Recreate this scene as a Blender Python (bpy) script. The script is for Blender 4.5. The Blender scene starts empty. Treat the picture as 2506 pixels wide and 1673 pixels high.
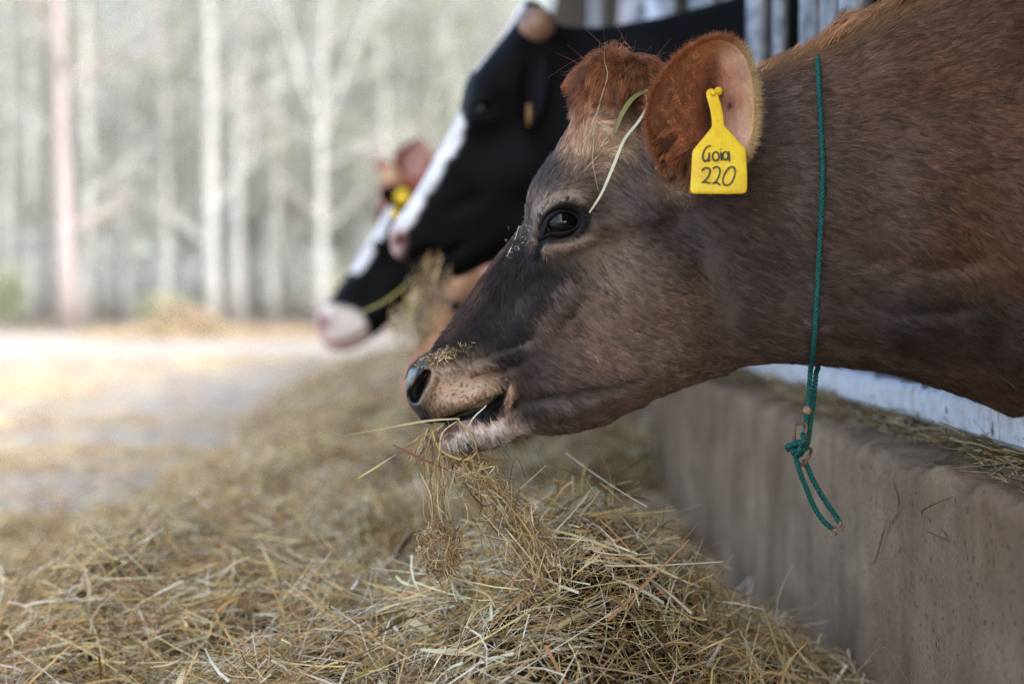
import bpy, math, random
import numpy as np

rng = np.random.default_rng(7)
random.seed(7)
SC = bpy.context.scene
COL = SC.collection

# ------------------------------------------------------------------ camera
CAM_H = 0.72
F_PX, CX, CY = 3480.0, 1253.0, 836.5            # measured in the 2506 px wide photograph
YAW, PITCH = math.radians(1.25), math.radians(1.975)
cam = bpy.data.cameras.new("camera"); cam_o = bpy.data.objects.new("camera", cam); COL.objects.link(cam_o)
cam.sensor_width = 36.0; cam.lens = F_PX / 2506.0 * 36.0
cam.clip_start = 0.05; cam.clip_end = 1500.0
cam_o.location = (0, 0, CAM_H)
cam_o.rotation_euler = (math.radians(90) - PITCH, 0, -YAW)
cam.dof.use_dof = True; cam.dof.focus_distance = 1.735; cam.dof.aperture_fstop = 1.85
cam.dof.aperture_blades = 9
SC.camera = cam_o
C0 = np.array([0, 0, CAM_H])
FW = np.array([math.sin(YAW) * math.cos(PITCH), math.cos(YAW) * math.cos(PITCH), -math.sin(PITCH)])
RT = np.array([math.cos(YAW), -math.sin(YAW), 0.0])
UP = np.cross(RT, FW)

# ------------------------------------------------------------------ sky, sun, exposure
SUN_EL, SUN_AZ = math.radians(44), math.radians(150)   # azimuth clockwise from +Y: behind the barn, over the camera's right shoulder
world = bpy.data.worlds.new("World"); SC.world = world; world.use_nodes = True
wn = world.node_tree.nodes; wl = world.node_tree.links
bg = wn["Background"]
sky = wn.new("ShaderNodeTexSky"); sky.sky_type = 'NISHITA'; sky.sun_disc = False
sky.sun_elevation = SUN_EL; sky.sun_rotation = SUN_AZ
sky.air_density = 0.85; sky.dust_density = 3.0; sky.ozone_density = 0.35
wl.new(sky.outputs[0], bg.inputs[0]); bg.inputs[1].default_value = 0.15
sun = bpy.data.lights.new("sun", 'SUN'); sun_o = bpy.data.objects.new("sun", sun); COL.objects.link(sun_o)
sun.energy = 0.7; sun.angle = math.radians(18); sun.color = (1.0, 0.99, 0.975)
sun_dir = np.array([math.sin(SUN_AZ) * math.cos(SUN_EL), math.cos(SUN_AZ) * math.cos(SUN_EL), math.sin(SUN_EL)])
from mathutils import Vector, Matrix
sun_o.rotation_euler = Vector(sun_dir).to_track_quat('Z', 'Y').to_euler()
SC.view_settings.view_transform = 'Standard'; SC.view_settings.look = 'None'
SC.view_settings.gamma = 1.0; SC.view_settings.use_curve_mapping = False
SC.view_settings.exposure = 2.25
SC.cycles.use_denoising = True; SC.cycles.denoising_prefilter = 'NONE'
SC.cycles.use_adaptive_sampling = True; SC.cycles.adaptive_threshold = 0.01
SC.cycles.max_bounces = 5; SC.cycles.diffuse_bounces = 4; SC.cycles.glossy_bounces = 2; SC.cycles.transmission_bounces = 2
SC.cycles_curves.shape = 'RIBBONS'

# ------------------------------------------------------------------ measuring helpers
def project(P):
    v = np.asarray(P, float) - C0
    zc = v @ FW
    return CX + F_PX * (v @ RT) / zc, CY - F_PX * (v @ UP) / zc

def at(px, py, Y):
    """point of the world plane y=Y that the photograph shows at px, py"""
    px = np.asarray(px, float); py = np.asarray(py, float); Y = np.asarray(Y, float)
    d = FW + RT * ((px - CX) / F_PX)[..., None] + UP * ((CY - py) / F_PX)[..., None]
    t = Y / d[..., 1]
    return C0 + d * t[..., None]

def lin(c):
    c = np.asarray(c, float) / 255.0
    return np.where(c <= 0.04045, c / 12.92, ((c + 0.055) / 1.055) ** 2.4)

def rgba(c):
    l = lin(c); return (float(l[0]), float(l[1]), float(l[2]), 1.0)

def sstep(a, b, x):
    t = np.clip((x - a) / (b - a), 0, 1); return t * t * (3 - 2 * t)

def vnoise(P, scale, seed=0):
    """cheap smooth 3-D noise, about -1..1"""
    r = np.random.default_rng(1000 + seed)
    out = np.zeros(len(P))
    for k in range(6):
        w = r.normal(size=3); w /= np.linalg.norm(w)
        w2 = r.normal(size=3); w2 /= np.linalg.norm(w2)
        out += np.sin((P @ w) * scale * r.uniform(0.6, 1.6) + r.uniform(0, 6.28) + 1.3 * np.sin((P @ w2) * scale * 0.7 + r.uniform(0, 6.28)))
    return out / 3.2

def catmull(pts, sub=6, closed=False):
    P = np.asarray(pts, float); n = len(P); out = []
    rngi = range(n if closed else n - 1)
    for i in rngi:
        if closed:
            p0, p1, p2, p3 = P[(i - 1) % n], P[i], P[(i + 1) % n], P[(i + 2) % n]
        else:
            p0, p1, p2, p3 = P[max(i - 1, 0)], P[i], P[i + 1], P[min(i + 2, n - 1)]
        for t in np.linspace(0, 1, sub, endpoint=False):
            out.append(0.5 * ((2 * p1) + (-p0 + p2) * t + (2 * p0 - 5 * p1 + 4 * p2 - p3) * t * t + (-p0 + 3 * p1 - 3 * p2 + p3) * t ** 3))
    if not closed: out.append(P[-1])
    return np.array(out)

# ------------------------------------------------------------------ object helpers
def tag(o, label=None, cat=None, group=None, kind=None):
    if label: o["label"] = label
    if cat: o["category"] = cat
    if group: o["group"] = group
    if kind: o["kind"] = kind
    return o

def empty(name, loc=(0, 0, 0), label=None, cat=None, group=None):
    o = bpy.data.objects.new(name, None); COL.objects.link(o); o.location = loc
    o.empty_display_size = 0.1
    return tag(o, label, cat, group)

def mesh_obj(name, V, Fq, mat, parent=None, smooth=True, col=None, extra=None, local=True):
    """V (n,3) world coordinates; parents here are plain translations"""
    V = np.asarray(V, np.float32)
    me = bpy.data.meshes.new(name)
    if parent is not None and local:
        V = V - np.array(parent_world(parent), np.float32)
    if isinstance(Fq, np.ndarray):
        k = Fq.shape[1]; nf = len(Fq)
        me.vertices.add(len(V)); me.vertices.foreach_set("co", V.ravel())
        me.loops.add(nf * k); me.loops.foreach_set("vertex_index", Fq.astype(np.int32).ravel())
        me.polygons.add(nf)
        me.polygons.foreach_set("loop_start", np.arange(0, nf * k, k, dtype=np.int32))
        me.polygons.foreach_set("loop_total", np.full(nf, k, np.int32))
        me.update(calc_edges=True)
    else:
        me.from_pydata(V.tolist(), [], Fq)
    if smooth:
        me.polygons.foreach_set("use_smooth", np.ones(len(me.polygons), bool))
    if col is not None:
        a = me.attributes.new("col", 'FLOAT_COLOR', 'POINT')
        c4 = np.ones((len(V), 4), np.float32); c4[:, :3] = col
        a.data.foreach_set("color", c4.ravel())
    if extra:
        for k, v in extra.items():
            a = me.attributes.new(k, 'FLOAT', 'POINT'); a.data.foreach_set("value", np.asarray(v, np.float32))
    me.validate(); me.update()
    if mat: me.materials.append(mat)
    o = bpy.data.objects.new(name, me); COL.objects.link(o)
    if parent is not None: o.parent = parent
    return o

def parent_world(p):
    v = np.zeros(3)
    while p is not None:
        v += np.array(p.location); p = p.parent
    return v

class MB:
    def __init__(s): s.v = []; s.f = []; s.n = 0
    def add(s, V, F):
        s.v.append(np.asarray(V, float)); s.f += [tuple(i + s.n for i in f) for f in F]; s.n += len(V)
    def tube(s, path, rad, n=8, caps=True, twist=0.0, squash=1.0):
        P = np.asarray(path, float); m = len(P)
        R = np.full(m, rad) if np.isscalar(rad) else np.asarray(rad, float)
        T = np.gradient(P, axis=0); T /= np.linalg.norm(T, axis=1)[:, None] + 1e-12
        ref = np.array([0, 0, 1.0]) if abs(T[0][2]) < 0.9 else np.array([1.0, 0, 0])
        a = np.cross(T[0], ref); a /= np.linalg.norm(a)
        V = []
        for i in range(m):
            a = a - T[i] * (a @ T[i]); a /= np.linalg.norm(a) + 1e-12
            b = np.cross(T[i], a)
            th = np.arange(n) * 2 * math.pi / n + twist * i
            V.append(P[i] + R[i] * (np.cos(th)[:, None] * a + squash * np.sin(th)[:, None] * b))
        V = np.concatenate(V)
        F = []
        for i in range(m - 1):
            for k in range(n):
                k2 = (k + 1) % n
                F.append((i * n + k, i * n + k2, (i + 1) * n + k2, (i + 1) * n + k))
        if caps:
            F.append(tuple(range(n - 1, -1, -1))); F.append(tuple((m - 1) * n + k for k in range(n)))
        s.add(V, F)
    def box(s, lo, hi):
        x0, y0, z0 = lo; x1, y1, z1 = hi
        V = [(x0, y0, z0), (x1, y0, z0), (x1, y1, z0), (x0, y1, z0), (x0, y0, z1), (x1, y0, z1), (x1, y1, z1), (x0, y1, z1)]
        s.add(V, [(0, 3, 2, 1), (4, 5, 6, 7), (0, 1, 5, 4), (1, 2, 6, 5), (2, 3, 7, 6), (3, 0, 4, 7)])
    def obj(s, name, mat, parent=None, smooth=True):
        return mesh_obj(name, np.concatenate(s.v), s.f, mat, parent, smooth)

# ------------------------------------------------------------------ materials
def new_mat(name):
    m = bpy.data.materials.new(name); m.use_nodes = True
    nt = m.node_tree; b = nt.nodes["Principled BSDF"]
    return m, nt, nt.nodes, nt.links, b

def noise_node(nt, scale, detail=4, rough=0.6, coord='Object', vec_scale=None):
    tc = nt.nodes.new("ShaderNodeTexCoord")
    n = nt.nodes.new("ShaderNodeTexNoise"); n.inputs["Scale"].default_value = scale
    n.inputs["Detail"].default_value = detail; n.inputs["Roughness"].default_value = rough
    if vec_scale:
        mp = nt.nodes.new("ShaderNodeMapping"); mp.inputs["Scale"].default_value = vec_scale
        nt.links.new(tc.outputs[coord], mp.inputs[0]); nt.links.new(mp.outputs[0], n.inputs["Vector"])
    else:
        nt.links.new(tc.outputs[coord], n.inputs["Vector"])
    return n

def ramp(nt, src, stops):
    r = nt.nodes.new("ShaderNodeValToRGB"); e = r.color_ramp.elements
    while len(e) < len(stops): e.new(0.5)
    for el, (p, c) in zip(e, stops): el.position = p; el.color = c if len(c) == 4 else rgba(c)
    nt.links.new(src, r.inputs[0]); return r

def mixrgb(nt, mode, fac, a, b):
    m = nt.nodes.new("ShaderNodeMix"); m.data_type = 'RGBA'; m.blend_type = mode
    for sock, v in ((m.inputs[0], fac), (m.inputs[6], a), (m.inputs[7], b)):
        if hasattr(v, "links"): nt.links.new(v, sock)
        else: sock.default_value = v
    return m.outputs[2]

def bump(nt, b, height, strength, dist=0.002):
    bp = nt.nodes.new("ShaderNodeBump"); bp.inputs["Strength"].default_value = strength; bp.inputs["Distance"].default_value = dist
    nt.links.new(height, bp.inputs["Height"]); nt.links.new(bp.outputs[0], b.inputs["Normal"])

def m_plain(name, c, rough=0.6, nscale=20, var=0.25, spec=0.5, bumps=0.0, metal=0.0):
    m, nt, N, L, b = new_mat(name)
    n = noise_node(nt, nscale)
    lo = tuple(x * (1 - var) for x in c); hi = tuple(min(255, x * (1 + var)) for x in c)
    r = ramp(nt, n.outputs[0], [(0.3, lo), (0.7, hi)])
    L.new(r.outputs[0], b.inputs["Base Color"])
    b.inputs["Roughness"].default_value = rough; b.inputs["Specular IOR Level"].default_value = spec
    b.inputs["Metallic"].default_value = metal
    if bumps: bump(nt, b, n.outputs[0], bumps)
    return m

def m_attr(name, rough=0.6, spec=0.3, nscale=60, var=0.2, gloss=False, bumps=0.0, trans=0.0):
    m, nt, N, L, b = new_mat(name)
    a = N.new("ShaderNodeAttribute"); a.attribute_name = "col"
    if var:
        n = noise_node(nt, nscale)
        r = ramp(nt, n.outputs[0], [(0.25, (1 - var,) * 3 + (1,)), (0.75, (1 + var,) * 3 + (1,))])
        c = mixrgb(nt, 'MULTIPLY', 1.0, a.outputs["Color"], r.outputs[0])
        L.new(c, b.inputs["Base Color"])
        if bumps: bump(nt, b, n.outputs[0], bumps)
    else:
        L.new(a.outputs["Color"], b.inputs["Base Color"])
    b.inputs["Roughness"].default_value = rough; b.inputs["Specular IOR Level"].default_value = spec
    if gloss:
        g = N.new("ShaderNodeAttribute"); g.attribute_name = "gloss"
        mr = N.new("ShaderNodeMapRange"); mr.inputs[3].default_value = rough; mr.inputs[4].default_value = 0.33
        L.new(g.outputs["Fac"], mr.inputs[0]); L.new(mr.outputs[0], b.inputs["Roughness"])
        mr2 = N.new("ShaderNodeMapRange"); mr2.inputs[3].default_value = spec; mr2.inputs[4].default_value = 0.45
        L.new(g.outputs["Fac"], mr2.inputs[0]); L.new(mr2.outputs[0], b.inputs["Specular IOR Level"])
    if trans:
        tr = N.new("ShaderNodeBsdfTranslucent"); mx = N.new("ShaderNodeMixShader"); mx.inputs[0].default_value = trans
        L.new(a.outputs["Color"], tr.inputs[0]); L.new(b.outputs[0], mx.inputs[1]); L.new(tr.outputs[0], mx.inputs[2])
        L.new(mx.outputs[0], N["Material Output"].inputs[0])
    return m

def m_concrete_kerb():
    m, nt, N, L, b = new_mat("kerb_concrete")
    n1 = noise_node(nt, 1.0, 5, 0.65, vec_scale=(9, 9, 1.6))            # tall streaks
    n2 = noise_node(nt, 7.0, 6, 0.7)
    n3 = noise_node(nt, 160.0, 3, 0.6)
    base = ramp(nt, n2.outputs[0], [(0.3, (122, 100, 78)), (0.55, (158, 133, 106)), (0.75, (184, 158, 128))])
    st = ramp(nt, n1.outputs[0], [(0.3, (0.62, 0.60, 0.58, 1)), (0.5, (0.95, 0.95, 0.95, 1)), (0.72, (1.2, 1.19, 1.18, 1))])
    c = mixrgb(nt, 'MULTIPLY', 1.0, base.outputs[0], st.outputs[0])
    gr = ramp(nt, n3.outputs[0], [(0.3, (0.72, 0.72, 0.72, 1)), (0.55, (1, 1, 1, 1)), (0.75, (1.12, 1.12, 1.12, 1))])
    c = mixrgb(nt, 'MULTIPLY', 0.8, c, gr.outputs[0])
    n5 = noise_node(nt, 2.6, 5, 0.6, vec_scale=(1, 1, 0.45)); sta = ramp(nt, n5.outputs[0], [(0.42, (0, 0, 0, 1)), (0.62, (0.6, 0.6, 0.6, 1))])
    c = mixrgb(nt, 'MIX', sta.outputs[0], c, rgba((96, 74, 54)))
    # dark pits and fine vertical ticks
    tc = N.new("ShaderNodeTexCoord"); mp = N.new("ShaderNodeMapping"); mp.inputs["Scale"].default_value = (95, 95, 48)
    L.new(tc.outputs["Object"], mp.inputs[0])
    vo = N.new("ShaderNodeTexVoronoi"); vo.inputs["Scale"].default_value = 1.0; vo.inputs["Randomness"].default_value = 1.0
    L.new(mp.outputs[0], vo.inputs["Vector"])
    n4 = noise_node(nt, 11.0, 3, 0.5)
    ad = N.new("ShaderNodeMath"); ad.operation = 'SUBTRACT'; L.new(vo.outputs["Distance"], ad.inputs[0])
    sc_ = N.new("ShaderNodeMath"); sc_.operation = 'MULTIPLY'; sc_.inputs[1].default_value = 0.28; L.new(n4.outputs[0], sc_.inputs[0])
    L.new(sc_.outputs[0], ad.inputs[1])
    pit = ramp(nt, ad.outputs[0], [(0.0, (0.35, 0.34, 0.34, 1)), (0.05, (1, 1, 1, 1))])
    c = mixrgb(nt, 'MULTIPLY', 0.9, c, pit.outputs[0])
    L.new(c, b.inputs["Base Color"]); b.inputs["Roughness"].default_value = 0.85; b.inputs["Specular IOR Level"].default_value = 0.25
    h = mixrgb(nt, 'MULTIPLY', 1.0, n3.outputs["Color"], pit.outputs[0])
    bump(nt, b, h, 0.8, 0.004)
    return m

def m_floor():
    m, nt, N, L, b = new_mat("floor_concrete")
    n1 = noise_node(nt, 1.3, 5, 0.6); n2 = noise_node(nt, 30, 4, 0.6)
    base = ramp(nt, n1.outputs[0], [(0.3, (142, 134, 122)), (0.7, (172, 165, 152))])
    g = ramp(nt, n2.outputs[0], [(0.3, (0.85, 0.85, 0.85, 1)), (0.7, (1.1, 1.1, 1.1, 1))])
    L.new(mixrgb(nt, 'MULTIPLY', 0.8, base.outputs[0], g.outputs[0]), b.inputs["Base Color"])
    b.inputs["Roughness"].default_value = 0.75
    return m

def m_paint_white():
    m, nt, N, L, b = new_mat("worn_white_paint")
    n1 = noise_node(nt, 1.0, 6, 0.7, vec_scale=(22, 22, 5)); n2 = noise_node(nt, 45, 5, 0.7)
    base = ramp(nt, n2.outputs[0], [(0.3, (168, 172, 178)), (0.6, (212, 217, 224))])
    rust = ramp(nt, n1.outputs[0], [(0.57, (0, 0, 0, 1)), (0.68, (1, 1, 1, 1))])
    c = mixrgb(nt, 'MIX', rust.outputs[0], base.outputs[0], rgba((128, 106, 78)))
    n3 = noise_node(nt, 26, 3, 0.5)
    chip = ramp(nt, n3.outputs[0], [(0.68, (0, 0, 0, 1)), (0.71, (1, 1, 1, 1))])
    c = mixrgb(nt, 'MIX', chip.outputs[0], c, rgba((92, 70, 52)))
    L.new(c, b.inputs["Base Color"]); b.inputs["Roughness"].default_value = 0.45
    bump(nt, b, n2.outputs[0], 0.15, 0.002)
    return m

M = {}
M['kerb'] = m_concrete_kerb(); M['floor'] = m_floor(); M['white_paint'] = m_paint_white()
M['galv'] = m_plain("worn_galvanised_steel", (118, 122, 128), 0.42, 30, 0.3, 0.5, 0.2, 0.35)
M['soil'] = m_plain("leaf_litter", (118, 104, 84), 0.95, 0.8, 0.3)
M['roof'] = m_plain("barn_roof_metal", (120, 118, 114), 0.6, 3, 0.1)
M['barn_wall'] = m_plain("barn_boards", (120, 104, 88), 0.8, 4, 0.2)
M['pen'] = m_plain("pen_floor", (80, 72, 62), 0.9, 6, 0.3)
M['hay'] = m_attr("hay_strands", 0.5, 0.4, 40, 0.15, trans=0.1)
M['haybed'] = m_plain("hay_bed", (46, 34, 20), 0.95, 45, 0.45, 0.1, 0.6)  # core under the strands, darkened to give deep shade in the gaps
M['bark'] = m_plain("grey_bark", (150, 151, 148), 0.9, 6, 0.2)
M['bark_pine'] = m_plain("pine_bark", (150, 141, 139), 0.9, 9, 0.15)
M['twig'] = m_attr("twigs_leaves", 0.8, 0.2, 1.0, 0.0, trans=0.3)
M['cow'] = m_attr("cow_skin", 0.62, 0.25, 120, 0.22, gloss=True, bumps=0.25)
M['black_coat'] = m_attr("black_coat", 0.6, 0.10, 120, 0.3, gloss=True, bumps=0.4)
M['fur'] = m_attr("cow_fur", 0.4, 0.28, 1.0, 0.0)
M['eye'] = m_plain("eye_wet", (14, 9, 8), 0.04, 30, 0.3, 0.35)
M['lid'] = m_plain("eyelid_skin", (24, 19, 18), 0.6, 180, 0.3, 0.15, 0.5)
M['nostril'] = m_plain("wet_black_skin", (34, 33, 36), 0.2, 200, 0.3, 0.6, 0.4)
M['horn'] = m_plain("horn", (136, 106, 84), 0.45, 30, 0.25)
M['rope'] = m_plain("green_rope", (26, 84, 76), 0.7, 420, 0.4, 0.3, 0.6)
M['rope_end'] = m_plain("frayed_dirty_rope", (140, 116, 92), 0.85, 300, 0.4)
M['clip'] = m_plain("brown_clip", (104, 78, 56), 0.5, 90, 0.4)
M['ink'] = m_plain("marker_ink", (66, 68, 56), 0.6, 300, 0.25, 0.3)

def m_tag():
    m, nt, N, L, b = new_mat("yellow_plastic")
    n1 = noise_node(nt, 60, 5, 0.7); n2 = noise_node(nt, 320, 3, 0.6)
    base = ramp(nt, n1.outputs[0], [(0.3, (236, 186, 20)), (0.6, (250, 212, 42))])
    d = ramp(nt, n2.outputs[0], [(0.6, (0, 0, 0, 1)), (0.78, (0.5, 0.5, 0.5, 1))])
    L.new(mixrgb(nt, 'MIX', d.outputs[0], base.outputs[0], rgba((120, 84, 26))), b.inputs["Base Color"])
    b.inputs["Roughness"].default_value = 0.5; bump(nt, b, n1.outputs[0], 0.25, 0.002)
    return m
M['tag'] = m_tag()

# ================================================================== SETTING
KERB_X, KERB_TOP = 0.555, 0.498
RAIL_X = 0.68
def plane(name, x0, x1, y0, y1, z, mat):
    V = [(x0, y0, z), (x1, y0, z), (x1, y1, z), (x0, y1, z)]
    return tag(mesh_obj(name, V, [(0, 1, 2, 3)], mat, smooth=False), kind="structure")
plane("ground", -400, 400, -200, 600, -0.03, M['soil'])
plane("feed_alley_floor", -9, 0.6, -8, 25, 0.0, M['floor'])
plane("pen_floor", 0.86, 9.0, -8, 25, 0.05, M['pen'])

# the concrete kerb: worn rounded edge, cast in lengths
def build_kerb():
    ys = np.concatenate([np.arange(-1.5, 5.0, 0.012), np.arange(5.0, 25.0, 0.1)])
    prof = [(KERB_X, -0.02), (KERB_X, 0.12), (KERB_X, 0.25), (KERB_X, 0.36), (KERB_X, 0.43)]
    for a in np.linspace(0, math.pi / 2, 7): prof.append((KERB_X + 0.022 * (1 - math.cos(a)), KERB_TOP - 0.022 + 0.022 * math.sin(a)))
    prof += [(KERB_X + 0.04, KERB_TOP + 0.001), (KERB_X + 0.09, KERB_TOP + 0.002), (KERB_X + 0.16, KERB_TOP), (0.86, KERB_TOP), (0.86, 0.0)]
    prof = np.array(prof); m = len(prof)
    V = np.zeros((len(ys), m, 3)); V[:, :, 0] = prof[None, :, 0]; V[:, :, 2] = prof[None, :, 1]; V[:, :, 1] = ys[:, None]
    V = V.reshape(-1, 3)
    w = np.exp(-((V[:, 2] - KERB_TOP) / 0.05) ** 2) * np.exp(-((V[:, 0] - KERB_X) / 0.05) ** 2)
    n = vnoise(V, 38, 1) * 0.5 + vnoise(V, 90, 2) * 0.35
    V[:, 0] += w * (0.010 * n); V[:, 2] += w * 0.009 * vnoise(V, 45, 3) + w * 0.004 * vnoise(V, 160, 5)
    V[:, 0] += 0.0018 * vnoise(V * np.array([1, 1, 0.2]), 26, 4) * (V[:, 0] < KERB_X + 0.03)
    # casting joints: shallow vertical grooves
    for y in (2.12, 2.9, 4.1): V[:, 0] += 0.0035 * np.exp(-((V[:, 1] - y) / 0.005) ** 2) * (V[:, 0] < KERB_X + 0.02)
    i, j = np.meshgrid(np.arange(len(ys) - 1), np.arange(m - 1), indexing='ij')
    F = np.stack([i * m + j, i * m + j + 1, (i + 1) * m + j + 1, (i + 1) * m + j], -1).reshape(-1, 4)[:, ::-1]
    o = mesh_obj("feed_kerb", V, F.copy(), M['kerb'])
    tag(o, "long stained concrete feed kerb running from the lower right corner into the distance", "kerb")
build_kerb()

# barn: roof above the alley, back wall and white steel posts
barn = empty("barn", (0, 0, 0), "open-sided cattle barn with white steel posts behind the cows", "barn")
ROOF_X0, ROOF_Y1, ROOF_Y0 = -0.1, 13.0, -14.0     # the eave ends over the alley
mb = MB(); mb.box((ROOF_X0, ROOF_Y0, 3.9), (9.0, ROOF_Y1, 4.0)); mb.obj("roof", M['roof'], barn, False)
mb = MB(); mb.box((0.8, ROOF_Y1 + 0.003, 3.9), (9.0, 25.0, 4.0)); mb.obj("roof", M['roof'], barn, False)
mb = MB(); mb.box((9.0, ROOF_Y0, 0.0), (9.15, 25.0, 3.9)); mb.obj("back_wall", M['barn_wall'], barn, False)
mb = MB(); mb.box((1.2, 25.0, 0.0), (9.0, 25.15, 3.9)); mb.obj("end_wall", M['barn_wall'], barn, False)
for (x, y) in ((0.92, 5.3), (0.92, 8.3), (0.92, 11.3), (0.92, -2.0)):
    mb = MB(); mb.tube([(x, y, 0), (x, y, 2), (x, y, 3.9)], 0.05, 12); mb.obj("post", M['white_paint'], barn)

# feed barrier
def bar_x(z): return RAIL_X + 0.03 - 0.29 * (min(z, 1.05) - 0.57)
barrier = empty("feed_barrier", (RAIL_X, 2.0, 0.52), "white painted steel feed barrier with bars the cows reach through", "feed barrier")
def rail(z0, z1, x0, x1, y0, y1, name):
    V = []; ys = np.arange(y0, y1, 0.25)
    c = 0.008
    prof = [(x0 + c, z0), (x0, z0 + c), (x0, z1 - c), (x0 + c, z1), (x1 - c, z1), (x1, z1 - c), (x1, z0 + c), (x1 - c, z0)]
    V = np.array([[(p[0], y, p[1]) for p in prof] for y in ys]).reshape(-1, 3)
    F = [(i * 8 + k, i * 8 + (k + 1) % 8, (i + 1) * 8 + (k + 1) % 8, (i + 1) * 8 + k) for i in range(len(ys) - 1) for k in range(8)]
    mesh_obj(name, V, [f[::-1] for f in F], M['white_paint'], barrier, False)
rail(0.519, 0.575, RAIL_X, RAIL_X + 0.06, -1.2, 22, "bottom_rail")
mb = MB(); mb.tube([(bar_x(1.75), y, 1.75) for y in np.arange(-1.2, 22, 0.5)], 0.028, 10); mb.obj("top_rail", M['white_paint'], barrier)
bars = [(1.22, 0.026, 0), (2.17, 0.026, -0.02), (2.30, 0.024, 0), (2.44, 0.026, 0), (2.72, 0.016, -0.03), (2.93, 0.026, 0)]
y = 3.55
while y < 18:
    bars += [(y, 0.028, 0), (y + 0.2, 0.020, 0.03)]; y += 0.74
for (yb, r, tilt) in bars:
    mb = MB(); zs = np.linspace(0.56, 1.75, 8)
    mb.tube([(bar_x(z), yb + tilt * (z - 1.1), z) for z in zs], r, 12); mb.obj("bar", M['galv'], barrier)
for yb in (2.05, 2.20, 1.95):   # welded stubs on the bottom rail
    mb = MB(); mb.tube([(RAIL_X + 0.02, yb, 0.57), (RAIL_X + 0.02, yb, 0.60), (RAIL_X + 0.015, yb, 0.66)], [0.016, 0.012, 0.012], 10); mb.obj("welded_stub", M['white_paint'], barrier)
for yb in (4.4, 6.6, 8.8):      # bent neck guards
    p = catmull([(bar_x(0.9), yb, 0.9), (bar_x(1.4), yb + 0.05, 1.4), (bar_x(1.75), yb + 0.25, 1.75), (bar_x(1.9), yb + 0.7, 1.95), (bar_x(1.7), yb + 1.1, 1.72)], 5)
    mb = MB(); mb.tube(p, 0.045, 10); mb.obj("neck_guard", M['white_paint'], barrier)

# ================================================================== WOOD
def grow_tree(seed, h, r, lean=(0, 0), fork=None, nlimb=16, green=0.15, leafcol=(136, 150, 112)):
    """tapered trunk with limbs (one mesh) and a crown of twigs and leaves (one mesh with colours)"""
    rr = np.random.default_rng(seed)
    mb = MB(); tw = []
    n = 12; t = np.linspace(0, 1, n)
    ph = rr.uniform(0, 6.28, 4)
    path = np.stack([lean[0] * t * h + 0.22 * np.sin(t * 5 + ph[0]) * t, lean[1] * t * h + 0.2 * np.sin(t * 4 + ph[1]) * t, t * h], 1)
    rad = 0.8 * r * (1.0 - 0.8 * t) * (1 + 0.5 * np.exp(-t * 28))
    mb.tube(path, rad, 9)
    def limb(p0, d, L, rb, depth):
        k = 5; s = np.linspace(0, 1, k)
        b = rr.normal(size=3) * 0.18 * L
        P = p0 + d * (s * L)[:, None] + b * (s ** 2)[:, None] + np.array([0, 0, 0.15 * L]) * (s ** 2)[:, None]
        mb.tube(P, rb * (1 - 0.75 * s), 5, caps=False)
        tw.append(P[2:])
        if depth:
            for q in range(rr.integers(2, 5)):
                i = rr.integers(1, k); e = d + rr.normal(size=3) * 0.6; e /= np.linalg.norm(e)
                limb(P[i], e, L * rr.uniform(0.3, 0.55), rb * 0.5, depth - 1)
    if fork:
        zf = fork; i = int(np.argmin(abs(path[:, 2] - zf)))
        for sgn in (-1, 1):
            d = np.array([sgn * 0.33, rr.uniform(-0.1, 0.1), 1.0]); d /= np.linalg.norm(d)
            limb(path[i], d, h * 0.6, rad[i] * 0.85, 1)
    for q in range(nlimb):
        tt = rr.uniform(0.12, 0.97); p = np.array([np.interp(tt, t, path[:, k]) for k in range(3)])
        a = rr.uniform(0, 6.28); e = rr.uniform(0.1, 0.9)
        d = np.array([math.cos(a), math.sin(a), e]); d /= np.linalg.norm(d)
        limb(p, d, rr.uniform(0.9, 2.6) * (1.2 - 0.5 * tt), max(0.012, r * (1 - 0.8 * tt) * 0.35), 1)
    TV = np.concatenate(mb.v); TF = mb.f
    # crown: thin twig blades and leaf blades around the limb ends
    pts = np.concatenate(tw); nt = len(pts) * 9
    base = pts[rr.integers(0, len(pts), nt)] + rr.normal(size=(nt, 3)) * 0.22
    d = rr.normal(size=(nt, 3)); d /= np.linalg.norm(d, axis=1)[:, None]
    sd = np.cross(d, rr.normal(size=(nt, 3))); sd /= np.linalg.norm(sd, axis=1)[:, None]
    isl = rr.uniform(size=nt) < green
    Ls = np.where(isl, rr.uniform(0.07, 0.16, nt), rr.uniform(0.2, 0.6, nt)); Ws = np.where(isl, Ls * 0.35, rr.uniform(0.005, 0.012, nt))
    CV = np.stack([base - sd * Ws[:, None], base + d * Ls[:, None] * 0.5 + sd * Ws[:, None], base + d * Ls[:, None]], 1).reshape(-1, 3)
    CF = np.arange(nt * 3).reshape(-1, 3)
    c = np.where(isl[:, None], lin(leafcol) * rr.uniform(0.6, 1.4, nt)[:, None], lin((174, 171, 164)) * rr.uniform(0.7, 1.3, nt)[:, None])  # twigs lightened in place of haze
    CC = np.repeat(c, 3, axis=0)
    return TV, TF, CV, CF, CC

def place_tree(name, label, px, Y, h, r, seed, lean=(0, 0), fork=None, mat='bark', nlimb=16, green=0.15, group=None, leafcol=(136, 150, 112)):
    p = at(px, 800, Y); base = np.array([p[0], Y, -0.03])
    TV, TF, CV, CF, CC = grow_tree(seed, h, r, lean, fork, nlimb, green, leafcol)
    e = empty(name, base, label, "tree", group)
    mesh_obj("trunk", TV + base, TF, M[mat], e); mesh_obj("crown", CV + base, CF, M['twig'], e, False, CC)
    return e

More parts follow.
